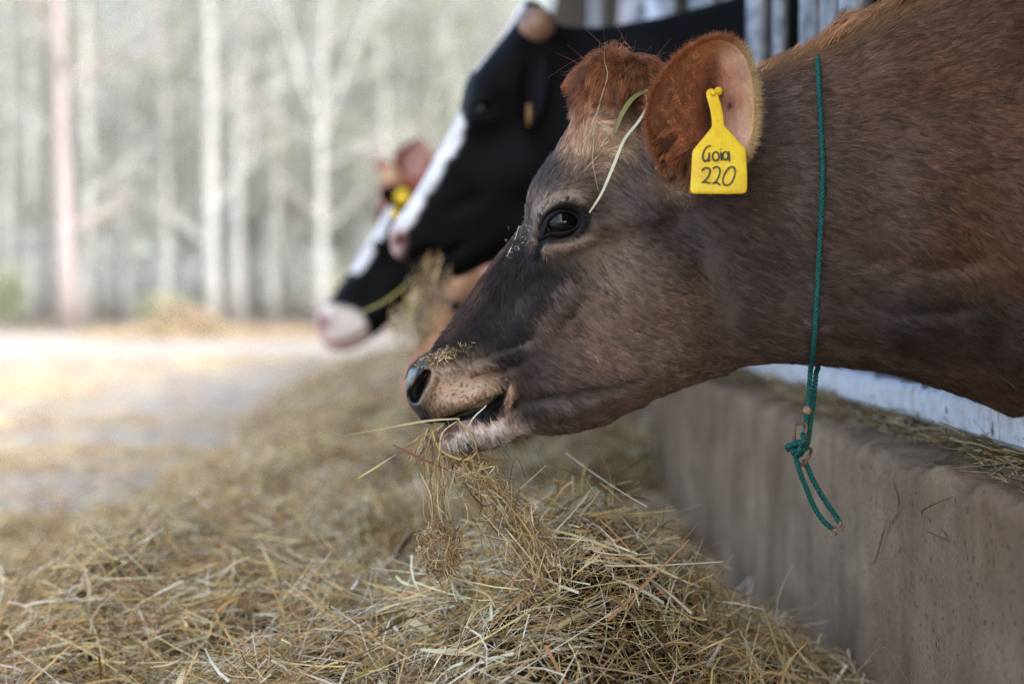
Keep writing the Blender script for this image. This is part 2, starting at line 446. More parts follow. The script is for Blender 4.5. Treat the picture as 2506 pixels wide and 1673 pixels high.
TREES = [
    ("pine_tree", "straight pinkish-barked pine trunk near the left edge of the picture", 168, 29, 15, 0.23, 1, (-0.012, 0), None, 'bark_pine', 10, 0.3),
    ("bare_tree", "curved grey bare tree just right of the pinkish pine trunk", 205, 31, 13, 0.18, 2, (0.03, 0), None, 'bark', 18, 0.12),
    ("bare_tree", "slim grey tree rising behind the small heap of hay", 405, 33, 12, 0.15, 3, (-0.01, 0), None, 'bark', 18, 0.1),
    ("bare_tree", "thick pale grey tree standing over the right end of the far hay heap", 520, 30, 14, 0.20, 4, (-0.015, 0), None, 'bark', 16, 0.1),
    ("bare_tree", "pale grey tree close beside the thick one above the far hay heap", 585, 32, 14, 0.17, 5, (-0.006, 0), None, 'bark', 16, 0.1),
    ("bare_tree", "forked grey tree left of the far cows' muzzles", 790, 31, 11, 0.16, 6, (0.01, 0), 4.2, 'bark', 14, 0.08),
    ("bare_tree", "thin grey tree between the curved one and the slim one", 312, 36, 12, 0.15, 7, (0.0, 0), None, 'bark', 16, 0.12),
    ("bare_tree", "leaning thin tree left of the pinkish pine trunk", 70, 32, 11, 0.14, 8, (0.03, 0), None, 'bark', 14, 0.25),
    ("bare_tree", "grey tree cut by the left edge of the picture", 18, 34, 12, 0.18, 9, (0.0, 0), None, 'bark', 14, 0.3),
    ("green_tree", "pale green leafy tree behind the black cow's forehead", 1010, 38, 12, 0.14, 10, (0.0, 0), None, 'bark', 34, 0.75),
    ("bare_tree", "slim grey tree right of the thick pair of pale trees", 668, 36, 12, 0.13, 11, (0.02, 0), None, 'bark', 20, 0.1),
    ("bare_tree", "slender grey tree between the forked tree and the far brown ear", 885, 37, 12, 0.14, 12, (0.0, 0), None, 'bark', 20, 0.15),
]
for a in TREES: place_tree(*a)
protos = []
for k in range(5):
    TV, TF, CV, CF, CC = grow_tree(40 + k, 13 + k, 0.10 + 0.018 * k, (0.012 * (k - 2), 0), None, 28, 0.35, (138, 152, 118))
    tm = mesh_obj("trunk", TV, TF, M['bark']); cm = mesh_obj("crown", CV, CF, M['twig'], None, False, CC)
    protos.append((tm.data, cm.data)); bpy.data.objects.remove(tm); bpy.data.objects.remove(cm)
for k in range(104):
    Y = rng.uniform(36, 66); px = -150 + 1500 * ((k * 0.618034) % 1.0) + rng.uniform(-25, 25)
    p = at(px, 800, Y)
    e = empty("wood_tree", (p[0], Y, -0.03), "slender bare tree deep in the blurred wood behind the front trees", "tree", "trees deep in the wood")
    e.rotation_euler = (rng.normal(0, 0.05), rng.normal(0, 0.07), rng.uniform(0, 6.28)); s = rng.uniform(0.85, 1.2); e.scale = (s, s, s)
    tm, cm = protos[k % 5]
    for nm, d in (("trunk", tm), ("crown", cm)):
        o = bpy.data.objects.new(nm, d); COL.objects.link(o); o.parent = e

# far mass of the wood: twigs and leaves nobody could count
def far_woods():
    n = 62000
    Y = rng.uniform(52, 95, n); px = rng.uniform(-500, 1800, n)
    X = (px - 1177) * Y / F_PX; Z = rng.uniform(0, 1, n) ** 0.9 * 20
    base = np.stack([X, Y, Z], 1)
    dens = vnoise(base * np.array([1, 0.5, 1]), 0.75, 20) + 0.4 * vnoise(base, 2.0, 22)
    keep = dens > -0.30; base = base[keep]; n = len(base)
    d = rng.normal(size=(n, 3)); d[:, 2] += 0.4; d /= np.linalg.norm(d, axis=1)[:, None]
    sd = np.cross(d, rng.normal(size=(n, 3))); sd /= np.linalg.norm(sd, axis=1)[:, None]
    L = rng.uniform(0.25, 0.8, n)[:, None]; W = rng.uniform(0.04, 0.16, n)[:, None]
    V = np.stack([base - sd * W, base + d * L * 0.5 + sd * W, base + d * L], 1).reshape(-1, 3)
    g = sstep(-0.2, 0.9, vnoise(base, 0.45, 21))[:, None]
    c = (1 - g) * lin((196, 197, 193)) + g * lin((168, 182, 158)); c = c * rng.uniform(0.6, 1.35, (n, 1))  # pale tones stand in for haze over the far wood
    o = mesh_obj("distant_woods", V, np.arange(3 * n).reshape(-1, 3), M['twig'], None, False, np.repeat(c, 3, 0))
    tag(o, "pale grey-green tangle of distant trees filling the background", "woods", kind="stuff")
far_woods()

def bush(px, Y, w, h, label, colr, seed):
    rr = np.random.default_rng(seed); p = at(px, 800, Y); b = np.array([p[0], Y, -0.03])
    e = empty("bush", b, label, "bush"); mb = MB()
    for k in range(9):
        a = rr.uniform(0, 6.28); d = np.array([math.cos(a) * w * 0.6, math.sin(a) * w * 0.6, h])
        mb.tube(b + np.array([0, 0, 0.0]) + d * np.linspace(0, 1, 4)[:, None] * rr.uniform(0.6, 1), [0.02, 0.015, 0.01, 0.005], 5)
    mb.obj("stem", M['bark'], e)
    n = 1400; u = rr.normal(size=(n, 3)) * np.array([w, w, h * 0.4]) * 0.5 + np.array([0, 0, h * 0.6]); u[:, 2] = abs(u[:, 2])
    d = rr.normal(size=(n, 3)); d /= np.linalg.norm(d, axis=1)[:, None]; sd = np.cross(d, rr.normal(size=(n, 3))); sd /= np.linalg.norm(sd, axis=1)[:, None]
    V = np.stack([u - sd * 0.04, u + d * 0.05 + sd * 0.04, u + d * 0.12], 1).reshape(-1, 3) + b
    mesh_obj("foliage", V, np.arange(3 * n).reshape(-1, 3), M['twig'], e, False, np.repeat(lin(colr) * rr.uniform(0.7, 1.3, (n, 1)), 3, 0))
bush(10, 30, 0.42, 1.2, "bright green bush at the left edge under the trees", (150, 158, 130), 3)
bush(400, 30, 0.45, 0.7, "small bright green bush behind the far heap of hay", (154, 160, 136), 4)
bush(860, 33, 0.9, 1.3, "dull olive bush beyond the far cows' noses", (160, 160, 136), 5)

# ================================================================== HAY
def hay_h(x, y):
    """height of the hay above the alley floor"""
    x = np.asarray(x, float); y = np.asarray(y, float)
    P = np.stack([x, y, 0 * x], -1).reshape(-1, 3)
    n1 = vnoise(P, 6, 31).reshape(x.shape); n2 = vnoise(P, 15, 32).reshape(x.shape); n3 = vnoise(P * np.array([0.35, 1, 1]), 2.2, 33).reshape(x.shape)
    wind = sstep(-1.25, -0.35, x + 0.12 * n3 + 0.05 * np.clip(y - 4, 0, 6)) * (1 - 0.88 * sstep(0.12, 0.48, x))
    h = 0.13 * wind * (1 + 0.25 * n1 + 0.12 * n2)
    h = h + 0.20 * np.exp(-((x - 0.15) / 0.24) ** 2 - ((y - 1.95) / 0.24) ** 2) * (1 + 0.12 * n1)
    h = h + 0.10 * np.exp(-((x - 0.33) / 0.15) ** 2 - ((y - 2.5) / 0.28) ** 2)
    h = h + 0.07 * np.exp(-((x - 0.46) / 0.12) ** 2 - ((y - 2.12) / 0.3) ** 2)
    h = h + 0.06 * np.exp(-((x + 0.25) / 0.35) ** 2 - ((y - 2.6) / 0.4) ** 2)
    h = h + 0.07 * np.exp(-((x + 0.55) / 0.35) ** 2 - ((y - 2.2) / 0.16) ** 2)
    h = h + 0.21 * sstep(3.85, 4.6, y + 0.06 * n1) * (1 - 0.15 * sstep(6, 9, y)) * (1 - sstep(13, 15.5, y)) * sstep(-0.95, 0.1, x + 0.12 * n3 - 0.05 * np.clip(y - 6, 0, 4)) * (1 + 0.15 * n1 + 0.1 * n2)
    near = 1 - sstep(3.7, 4.8, y + 0.35 * n3)
    h = h + near * (0.035 + 0.022 * n1 + 0.012 * n2) * sstep(-2.8, -2.2, x)
    n4 = vnoise(P, 42, 34).reshape(x.shape); n5 = vnoise(P, 85, 35).reshape(x.shape)
    h = h + (0.020 * n4 + 0.010 * n5 + 0.018 * n2) * np.clip(h / 0.08, 0, 1) * (y < 5)
    return np.maximum(h - 0.006, -0.004)
def floor_cover(x, y):
    """share of the bare alley floor dusted with hay"""
    P = np.stack([x, y, 0 * x], -1)
    n = vnoise(P * np.array([0.30, 1.15, 1]), 2.4, 36) + 0.5 * vnoise(P * np.array([0.5, 1.2, 1]), 6, 37)
    return np.clip(0.10 + 0.75 * sstep(-0.35, 0.8, n), 0, 1)

HAYC = lin([(218, 188, 132), (196, 163, 106), (234, 212, 162), (162, 130, 82), (176, 132, 90), (148, 132, 80), (244, 230, 196), (104, 78, 46), (178, 112, 80)])
HAYP = np.array([0.22, 0.20, 0.15, 0.13, 0.07, 0.05, 0.08, 0.085, 0.015])

def ribbons(root, d, L, W, roll_up, bend, seg=3, rr=rng):
    """flat bent strands: root (n,3), unit d, length, width, curvature vector"""
    n = len(root)
    sd = np.cross(d, roll_up); sd /= np.linalg.norm(sd, axis=1)[:, None] + 1e-9
    nn = np.cross(sd, d)
    s = np.linspace(0, 1, seg + 1)
    P = root[:, None] + d[:, None] * (L[:, None] * s)[..., None] + bend[:, None] * ((s ** 2)[None] * L[:, None])[..., None]
    tw = rr.normal(size=(n, 1)) * 0.9
    ang = tw * s[None]
    side = sd[:, None] * np.cos(ang)[..., None] + nn[:, None] * np.sin(ang)[..., None]
    wv = W[:, None] * (1 - 0.55 * s[None] ** 3) * 0.5
    A = P - side * wv[..., None]; B = P + side * wv[..., None]
    V = np.stack([A, B], 2).reshape(n, -1, 3)
    k = 2 * (seg + 1)
    f = np.array([[2 * i, 2 * i + 1, 2 * i + 3, 2 * i + 2] for i in range(seg)])
    F = (np.arange(n)[:, None, None] * k + f[None]).reshape(-1, 4)
    return V.reshape(-1, 3), F, k

def unit(v): return v / (np.linalg.norm(v, axis=-1)[..., None] + 1e-12)

def hay_colors(n, k, rr=rng, dark=1.0):
    c = HAYC[rr.choice(len(HAYC), n, p=HAYP / HAYP.sum())] * rr.uniform(0.28, 1.45, (n, 1)) * dark
    return np.repeat(c, k, 0)

def lay_hay(name, label, n, xr, yr, Lr, Wr, thick, seg, dens=None, hfun=hay_h, seed=0, fl=0.30, bright=1.0, swirl=7.0, loose=0.62, lift=0.0, curl=0.36, grey=0.0):
    rr = np.random.default_rng(seed)
    x = rr.uniform(*xr, n); y = rr.uniform(*yr, n)
    h = hfun(x, y)
    keep = (x < KERB_X - 0.006) & ((h > 0.004) | ((rr.uniform(size=n) < dens(x, y)) if dens is not None else False))
    h = np.maximum(h, 0.001)
    x, y, h = x[keep], y[keep], h[keep]; n = len(x)
    e = 0.01
    gx = (hfun(x + e, y) - hfun(x - e, y)) / (2 * e); gy = (hfun(x, y + e) - hfun(x, y - e)) / (2 * e)
    nrm = unit(np.stack([-gx, -gy, np.ones(n)], 1))
    P0 = np.stack([x, y, h], 1)
    # strands lie in loose swirls
    a = rr.uniform(0, 6.28, n) * loose + 2.2 * vnoise(P0, swirl, 51)
    d = np.stack([np.cos(a), np.sin(a), np.zeros(n)], 1); d = unit(d - nrm * np.sum(d * nrm, 1)[:, None])
    d = unit(d + nrm * np.clip(rr.normal(0, fl, n), -0.4, 0.42)[:, None])
    L = rr.uniform(*Lr, n) * rr.uniform(0.5, 1.0, n) ; W = Wr[0] + (Wr[1] - Wr[0]) * rr.uniform(0, 1, n) ** 2; W = W * np.where(rr.uniform(size=n) < 0.05, 2.4, 1.0)
    up = nrm + rr.normal(0, 0.6, (n, 3))
    bend = rr.normal(0, curl, (n, 3)) - np.array([0, 0, 0.10]); bend[:, 2] = np.minimum(bend[:, 2], 0.16)
    root = P0 - d * (L * 0.5)[:, None] + nrm * ((lift + rr.uniform(0, 1, n) ** 1.5 * thick) * np.clip(h / 0.05, 0.15, 1))[:, None] + np.array([0, 0, 0.002])
    # keep strands out of the kerb
    tip = root + (d + bend) * L[:, None]
    over = np.maximum(np.maximum(tip[:, 0], root[:, 0]) - (KERB_X - 0.004), 0); root[:, 0] -= over
    root[:, 2] = np.maximum(root[:, 2], 0.003)
    V, F, k = ribbons(root, d, L, W, up, bend, seg, rr)
    V[:, 2] = np.maximum(V[:, 2], 0.0025)
    tuft = 1.05 + 0.32 * vnoise(P0, 33, 52) + 0.22 * vnoise(P0, 90, 53)
    o = mesh_obj(name, V, F, M['hay'], None, True, (1 - grey) * np.clip(hay_colors(n, k, rr, bright) * np.repeat(tuft, k)[:, None], 0.01, [0.80, 0.70, 0.50]) + grey * lin((178, 166, 146)))
    return tag(o, label, "hay", kind="stuff")

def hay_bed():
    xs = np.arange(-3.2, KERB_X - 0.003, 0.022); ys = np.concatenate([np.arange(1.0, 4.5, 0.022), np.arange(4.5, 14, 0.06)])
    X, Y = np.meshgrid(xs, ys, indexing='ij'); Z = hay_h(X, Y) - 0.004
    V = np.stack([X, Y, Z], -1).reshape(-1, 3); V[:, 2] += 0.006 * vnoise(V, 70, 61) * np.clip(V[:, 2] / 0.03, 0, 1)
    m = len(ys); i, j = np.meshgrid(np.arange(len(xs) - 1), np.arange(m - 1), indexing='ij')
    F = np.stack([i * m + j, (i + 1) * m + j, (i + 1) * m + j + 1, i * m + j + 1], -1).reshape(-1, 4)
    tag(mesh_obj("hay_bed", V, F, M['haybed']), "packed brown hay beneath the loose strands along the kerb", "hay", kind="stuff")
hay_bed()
lay_hay("loose_hay", "heap of loose golden hay in the foreground under the brown cow's mouth", 95000, (-1.5, KERB_X), (1.35, 3.3), (0.04, 0.17), (0.0007, 0.0022), 0.045, 3, seed=71, bright=1.4)
lay_hay("hay_stems", "longer pale stems and blades lying on top of the foreground heap of hay", 15000, (-1.5, KERB_X), (1.4, 3.6), (0.06, 0.21), (0.0014, 0.0046), 0.05, 5, seed=75, bright=1.45, swirl=14, loose=0.45, lift=0.010, curl=0.34, fl=0.13)
lay_hay("scattered_hay", "layer of loose hay spread over the alley behind the foreground heap", 80000, (-2.9, KERB_X), (3.2, 6.5), (0.06, 0.22), (0.0016, 0.005), 0.05, 2, dens=lambda x, y: 0.85 * floor_cover(x, y), seed=72, bright=1.5)
lay_hay("far_hay", "blurred row of hay along the kerb under the far cows", 52000, (-4.8, KERB_X), (6.5, 16), (0.08, 0.35), (0.003, 0.008), 0.06, 2, dens=lambda x, y: 0.62 * floor_cover(x, y), seed=73, bright=1.4, grey=0.2)

def far_heap():
    p = at(445, 800, 23.0)
    def hf(x, y):
        P = np.stack([x, y, 0 * x], -1)
        return 0.46 * np.exp(-((x - p[0]) / 0.62) ** 2 - ((y - 23.0) / 0.7) ** 2) * (1 + 0.2 * vnoise(P, 4, 80)) + 0.06 * np.exp(-((x - p[0] - 0.8) / 1.5) ** 2 - ((y - 23) / 0.8) ** 2)
    lay_hay("hay_heap", "small blurred heap of hay far off at the foot of the trees", 9000, (p[0] - 1.8, p[0] + 2.6), (21.5, 24.5), (0.15, 0.4), (0.006, 0.016), 0.06, 2, hfun=lambda x, y: np.where(np.hypot(x - p[0] - .3, y - 23) < 2.2, hf(x, y), 0), seed=74, bright=1.1, grey=0.5)
    xs = np.linspace(p[0] - 2, p[0] + 3, 60); ys = np.linspace(21.3, 24.6, 40)
    X, Y = np.meshgrid(xs, ys, indexing='ij'); Z = hf(X.ravel(), Y.ravel()) - 0.01
    V = np.stack([X.ravel(), Y.ravel(), Z], -1); i, j = np.meshgrid(np.arange(59), np.arange(39), indexing='ij')
    F = np.stack([i * 40 + j, (i + 1) * 40 + j, (i + 1) * 40 + j + 1, i * 40 + j + 1], -1).reshape(-1, 4)
    o = mesh_obj("hay_heap_core", V, F, M['haybed']); tag(o, "packed core of the small far heap of hay", "hay", kind="stuff")
far_heap()

# chaff and old hay lying on top of the kerb, against the rail
def kerb_chaff():
    rr = np.random.default_rng(90); n = 26000
    y = rr.uniform(1.1, 7.0, n) ** 1.0; x = KERB_X + 0.03 + (RAIL_X - KERB_X + 0.05) * rr.uniform(0, 1, n) ** 0.62
    edge = 0.05 * (vnoise(np.stack([x * 0, y, y * 0], 1), 7, 91)) + 0.03
    keep = x > KERB_X + 0.03 + np.clip(edge, 0, 0.09); x, y = x[keep], y[keep]; n = len(x)
    pile = 0.026 * sstep(KERB_X + 0.04, RAIL_X, x) * (1 + 0.5 * vnoise(np.stack([x, y, 0 * x], 1), 20, 92))
    root = np.stack([x, y, KERB_TOP + 0.003 + pile * rr.uniform(0.3, 1, n)], 1)
    a = rr.uniform(0, 6.28, n); d = unit(np.stack([np.cos(a) * 0.7, np.sin(a), rr.normal(0, 0.12, n)], 1))
    L = rr.uniform(0.01, 0.06, n) * np.where(rr.uniform(size=n) < 0.04, 2.2, 1); W = rr.uniform(0.0008, 0.003, n)
    V, F, k = ribbons(root, d, L, W, np.array([0, 0, 1.0]) + rr.normal(0, 0.4, (n, 3)), rr.normal(0, 0.15, (n, 3)), 2, rr)
    V[:, 2] = np.maximum(V[:, 2], KERB_TOP + 0.002); 
    o = mesh_obj("kerb_chaff", V, F, M['hay'], None, True, hay_colors(n, k, rr, 0.72))
    tag(o, "dusty chaff and old hay lying on top of the kerb beside the white rail", "hay", kind="stuff")
    xs = np.linspace(KERB_X + 0.045, 0.85, 14); ys = np.arange(1.0, 8, 0.02)
    X, Y = np.meshgrid(xs, ys, indexing='ij'); P = np.stack([X.ravel(), Y.ravel(), 0 * X.ravel()], 1)
    Z = KERB_TOP + 0.012 * sstep(KERB_X + 0.05, RAIL_X, X.ravel()) * (1 + 0.6 * vnoise(P, 20, 92)) - 0.002 - 0.012 * np.clip(vnoise(P, 9, 93) - 0.1, 0, 1)
    P[:, 2] = Z; m = len(ys); i, j = np.meshgrid(np.arange(13), np.arange(m - 1), indexing='ij')
    F = np.stack([i * m + j, (i + 1) * m + j, (i + 1) * m + j + 1, i * m + j + 1], -1).reshape(-1, 4)
    tag(mesh_obj("kerb_dirt", P, F, M['chaff_dirt']), "dark layer of dirt along the kerb top under the chaff", "dirt", kind="stuff")
M['chaff_dirt'] = m_plain("chaff_dirt", (96, 82, 60), 0.95, 60, 0.4, 0.1, 0.5)
kerb_chaff()

# ================================================================== COWS
def poly_dist(X, Z, poly):
    """signed distance (+ inside) of grid points to a closed polygon"""
    d2 = np.full(X.shape, 1e9); inside = np.zeros(X.shape, bool); n = len(poly)
    for i in range(n):
        x1, z1 = poly[i]; x2, z2 = poly[(i + 1) % n]; ex, ez = x2 - x1, z2 - z1
        t = np.clip(((X - x1) * ex + (Z - z1) * ez) / (ex * ex + ez * ez + 1e-18), 0, 1)
        d2 = np.minimum(d2, (X - x1 - t * ex) ** 2 + (Z - z1 - t * ez) ** 2)
        if z1 != z2:
            c = ((z1 > Z) != (z2 > Z)) & (X < ex * (Z - z1) / (ez) + x1); inside ^= c
    return np.where(inside, 1, -1) * np.sqrt(d2)

def shepard(X, Y, pts, s=60.0, p=1.6):
    num = 0; den = 0
    for q in pts:
        w = 1.0 / ((X - q[0]) ** 2 + (Y - q[1]) ** 2 + s * s) ** p; num = num + w * q[2]; den = den + w
    return num / den

def seg_field(px, py, path):
    """distance to a polyline and the parameter along it"""
    best = np.full(px.shape, 1e9); par = np.zeros(px.shape); P = np.asarray(path, float); n = len(P) - 1
    for i in range(n):
        e = P[i + 1] - P[i]; t = np.clip(((px - P[i][0]) * e[0] + (py - P[i][1]) * e[1]) / (e @ e), 0, 1)
        d = np.hypot(px - P[i][0] - t * e[0], py - P[i][1] - t * e[1]); m = d < best
        best = np.where(m, d, best); par = np.where(m, (i + t) / n, par)
    return best, par

def crease(px, py, path, amp, wid):
    d, t = seg_field(px, py, path)
    fade = np.clip(np.minimum(t, 1 - t) * 6 + 0.25, 0, 1)
    return amp * fade * np.exp(-(d / wid) ** 2)

def blob(px, py, cx, cy, rx, ry, ang=0.0):
    a = math.radians(ang); u = (px - cx) * math.cos(a) + (py - cy) * math.sin(a); v = -(px - cx) * math.sin(a) + (py - cy) * math.cos(a)
    return np.exp(-(u / rx) ** 2 - (v / ry) ** 2)

def graded(*segs):
    out = [segs[0][0]]
    for a, b, h in segs:
        n = max(1, int(round((b - a) / h))); out += list(np.linspace(a, b, n + 1)[1:])
    return np.array(out)

def surface_nets(xs, ys, zs, f):
    nx, ny, nz = f.shape; s = f < 0
    c = [s[i:nx - 1 + i, j:ny - 1 + j, k:nz - 1 + k] for i in (0, 1) for j in (0, 1) for k in (0, 1)]
    allin = c[0].copy(); anyin = c[0].copy()
    for q in c[1:]: allin &= q; anyin |= q
    act = anyin & ~allin
    I, J, K = np.nonzero(act); idx = np.full(act.shape, -1, np.int64); idx[I, J, K] = np.arange(len(I))
    acc = np.zeros((len(I), 3)); cnt = np.zeros(len(I))
    ax = (xs, ys, zs)
    def corner(o): return f[I + o[0], J + o[1], K + o[2]]
    def pos(o): return np.stack([xs[I + o[0]], ys[J + o[1]], zs[K + o[2]]], 1)
    cs = [(i, j, k) for i in (0, 1) for j in (0, 1) for k in (0, 1)]
    for a in cs:
        for d in range(3):
            if a[d] == 0:
                b = list(a); b[d] = 1; b = tuple(b)
                fa, fb = corner(a), corner(b); m = (fa < 0) != (fb < 0)
                t = np.where(m, fa / np.where(m, fa - fb, 1), 0)
                P = pos(a) + (pos(b) - pos(a)) * t[:, None]
                acc[m] += P[m]; cnt[m] += 1
    V = acc / cnt[:, None]
    F = []
    for d in range(3):
        sl0 = [slice(None)] * 3; sl1 = [slice(None)] * 3; sl0[d] = slice(0, -1); sl1[d] = slice(1, None)
        ch = s[tuple(sl0)] != s[tuple(sl1)]
        i, j, k = np.nonzero(ch); e = [i, j, k]; o = [q for q in range(3) if q != d]
        ok = (e[o[0]] > 0) & (e[o[1]] > 0) & (e[o[0]] < act.shape[o[0]]) & (e[o[1]] < act.shape[o[1]])
        e = [q[ok] for q in e]; inside0 = s[e[0], e[1], e[2]]
        def cell(a, b):
            g = [q.copy() for q in e]; g[o[0]] = g[o[0]] + a; g[o[1]] = g[o[1]] + b; return idx[g[0], g[1], g[2]]
        q = np.stack([cell(-1, -1), cell(0, -1), cell(0, 0), cell(-1, 0)], 1)
        flip = inside0 if d != 1 else ~inside0
        q = np.where(flip[:, None], q, q[:, ::-1]); F.append(q)
    return V, np.concatenate(F)

def relax(V, F, it, lam=0.5, w=None):
    e = np.concatenate([F[:, [0, 1]], F[:, [1, 2]], F[:, [2, 3]], F[:, [3, 0]]]); n = len(V)
    for _ in range(it):
        acc = np.zeros((n, 3)); cnt = np.bincount(e.ravel(), minlength=n).astype(float)
        for k in range(3):
            acc[:, k] = np.bincount(e[:, 0], V[e[:, 1], k], n) + np.bincount(e[:, 1], V[e[:, 0], k], n)
        D = acc / np.maximum(cnt, 1)[:, None] - V
        V = V + lam * D * (1 if w is None else w[:, None])
    return V

def vnormals(V, F):
    n = np.cross(V[F[:, 2]] - V[F[:, 0]], V[F[:, 3]] - V[F[:, 1]])
    N = np.zeros_like(V)
    for k in range(4):
        for a in range(3): N[:, a] += np.bincount(F[:, k], n[:, a], len(V))
    return unit(N)

class CowShape:
    """head, neck and trunk from a side outline, half-widths and sculpted relief, mirrored about the cow's own middle plane y=Yc"""
    def __init__(s, Yc, outline, widths, rounds, details, grids, legs, ws=60.0, relaxn=2):
        s.Yc = Yc
        pl = catmull(outline, 5, True); P = at(pl[:, 0], pl[:, 1], Yc); s.poly = P[:, [0, 2]]
        s.widths, s.rounds, s.details, s.ws = widths, rounds, details, ws
        xs, ys, zs = grids
        X, Z = np.meshgrid(xs, zs, indexing='ij')
        W, W2 = s.halfwidth(X, Z)
        f = (ys ** 2)[None, :, None] - W2[:, None, :]
        for (a, b, r0, r1) in legs:
            a = np.array(a, float); b = np.array(b, float)
            i0 = np.searchsorted(xs, min(a[0], b[0]) - max(r0, r1) - 0.05); i1 = np.searchsorted(xs, max(a[0], b[0]) + max(r0, r1) + 0.05)
            G = np.stack(np.meshgrid(xs[i0:i1], ys, zs, indexing='ij'), -1)
            e = b - a; t = np.clip(((G - a) @ e) / (e @ e), 0, 1)
            d2 = ((G - a - t[..., None] * e) ** 2).sum(-1); r = r0 + (r1 - r0) * t
            g = d2 - r ** 2; f[i0:i1] = np.minimum(f[i0:i1], g)
        V, F = surface_nets(xs, ys, zs, f)
        V = relax(V, F, relaxn, 0.5)
        V[:, 1] += Yc
        s.V, s.F = V, F; s.N = vnormals(V, F)
        # outward check
        if (s.N[:, 1] * (V[:, 1] - Yc)).sum() < 0: s.F = s.F[:, ::-1].copy(); s.N = -s.N
        s.px, s.py = s.near_px(V)
    def near_px(s, V):
        Q = V.copy(); Q[:, 1] = s.Yc - abs(V[:, 1] - s.Yc); return project(Q)
    def halfwidth(s, X, Z, detail=True):
        px, py = project(np.stack([X, np.full(X.shape, s.Yc), Z], -1))
        d = poly_dist(X, Z, s.poly)
        Wm = shepard(px, py, s.widths, s.ws); r = shepard(px, py, s.rounds, 40.0)
        t = np.minimum(d / r, 1.0); W2 = Wm ** 2 * (2 * t - t * t)
        W = np.sqrt(np.maximum(W2, 0))
        if detail and s.details:
            px2, py2 = project(np.stack([X, s.Yc - W, Z], -1))
            D = s.details(px2, py2) * sstep(0.0, 0.012, d)
            Wn = np.maximum(W + D, 0.22 * W); W2 = np.where(W2 > 0, Wn ** 2, W2); W = np.where(W2 > 0, Wn, 0)
        return W, W2
    def surf(s, px, py, lift=0.0, side=-1, it=6):
        """point on the near flank that shows at px, py"""
        px = np.atleast_1d(np.asarray(px, float)); py = np.atleast_1d(np.asarray(py, float)); Y = np.full(px.shape, s.Yc - 0.1)
        for _ in range(it):
            P = at(px, py, Y); W, _2 = s.halfwidth(P[:, 0], P[:, 2]); Y = 0.4 * Y + 0.6 * (s.Yc - W)
        P = at(px, py, Y); P[:, 1] -= lift
        return P

# ------------------------------------------------------------------ the brown cow in front
HY = 1.80
H_OUT = [(991, 942), (995, 923), (1007, 894), (1031, 871), (1057, 857), (1087, 819), (1120, 772), (1158, 720), (1196, 663), (1224, 625), (1257, 583),
    (1282, 545), (1287, 512), (1291, 484), (1298, 460), (1313, 432), (1334, 401), (1352, 378), (1371, 350), (1394, 318), (1408, 265), (1412, 224), (1418, 190),
    (1434, 160), (1460, 138), (1485, 131), (1520, 135), (1560, 140), (1592, 150), (1610, 170), (1640, 200), (1700, 205), (1770, 195), (1839, 178), (1883, 158), (1942, 140), (1993, 118),
    (2044, 94), (2096, 66), (2147, 42), (2198, 20), (2280, -22), (2400, -75), (2520, -125), (2700, -210), (2900, -310), (3100, -380), (3400, -400), (3900, -380), (4400, -390),
    (4900, -400), (5150, -330), (5280, -150), (5290, 150), (5230, 500), (5130, 820), (4900, 950), (4500, 1050), (4000, 1120), (3500, 1120), (3150, 1090), (2900, 1060), (2700, 1045), (2600, 1040),
    (2506, 1026), (2400, 984), (2294, 946), (2187, 914), (2080, 898), (1952, 888), (1878, 887), (1803, 899), (1760, 920), (1696, 938), (1600, 975), (1565, 996), (1522, 1014), (1479, 1036),
    (1415, 1053), (1372, 1059), (1329, 1061), (1286, 1058), (1258, 1063), (1235, 1078), (1200, 1094), (1157, 1104), (1123, 1110), (1095, 1101), (1074, 1084), (1068, 1064),
    (1076, 1046), (1100, 1034), (1076, 1034), (1042, 1028), (1019, 1011), (1002, 989), (993, 965)]
H_W = [(1020, 950, .052), (1060, 900, .056), (1100, 950, .060), (1180, 900, .059), (1120, 1075, .044), (1200, 1060, .046), (1290, 1030, .045), (1110, 830, .054), (1180, 760, .062),
    (1250, 700, .070), (1300, 600, .084), (1300, 780, .071), (1350, 900, .066), (1450, 1000, .058), (1400, 750, .082), (1375, 545, .104), (1340, 450, .1), (1400, 350, .095),
    (1480, 200, .072), (1560, 180, .068), (1500, 480, .098), (1560, 720, .096), (1600, 850, .086), (1700, 850, .08), (1680, 420, .088), (1650, 260, .075), (1800, 250, .078), (1850, 500, .1),
    (1850, 750, .092), (2000, 500, .118), (2000, 800, .1), (2000, 180, .085), (2250, 500, .145), (2250, 850, .125), (2250, 80, .1), (2506, 500, .17), (2506, 900, .15), (2506, 0, .11),
    (2800, 400, .22), (2900, 900, .2), (3100, -250, .13), (3300, 500, .28), (4000, 500, .33), (4000, -300, .2), (4800, 300, .28), (4000, 900, .3), (4800, -200, .22)]
H_R = [(1000, 950, .034), (1090, 1070, .026), (1200, 1080, .028), (1110, 800, .05), (1230, 620, .05), (1300, 480, .036), (1370, 350, .045), (1420, 200, .05), (1560, 150, .05), (1400, 1040, .04),
    (1600, 960, .055), (1700, 210, .08), (1850, 890, .08), (2000, 120, .10), (2000, 880, .08), (2300, 0, .13), (2300, 940, .10), (2700, -200, .18), (2700, 1000, .16), (4000, -350, .25), (4000, 1050, .28), (5200, 300, .2)]

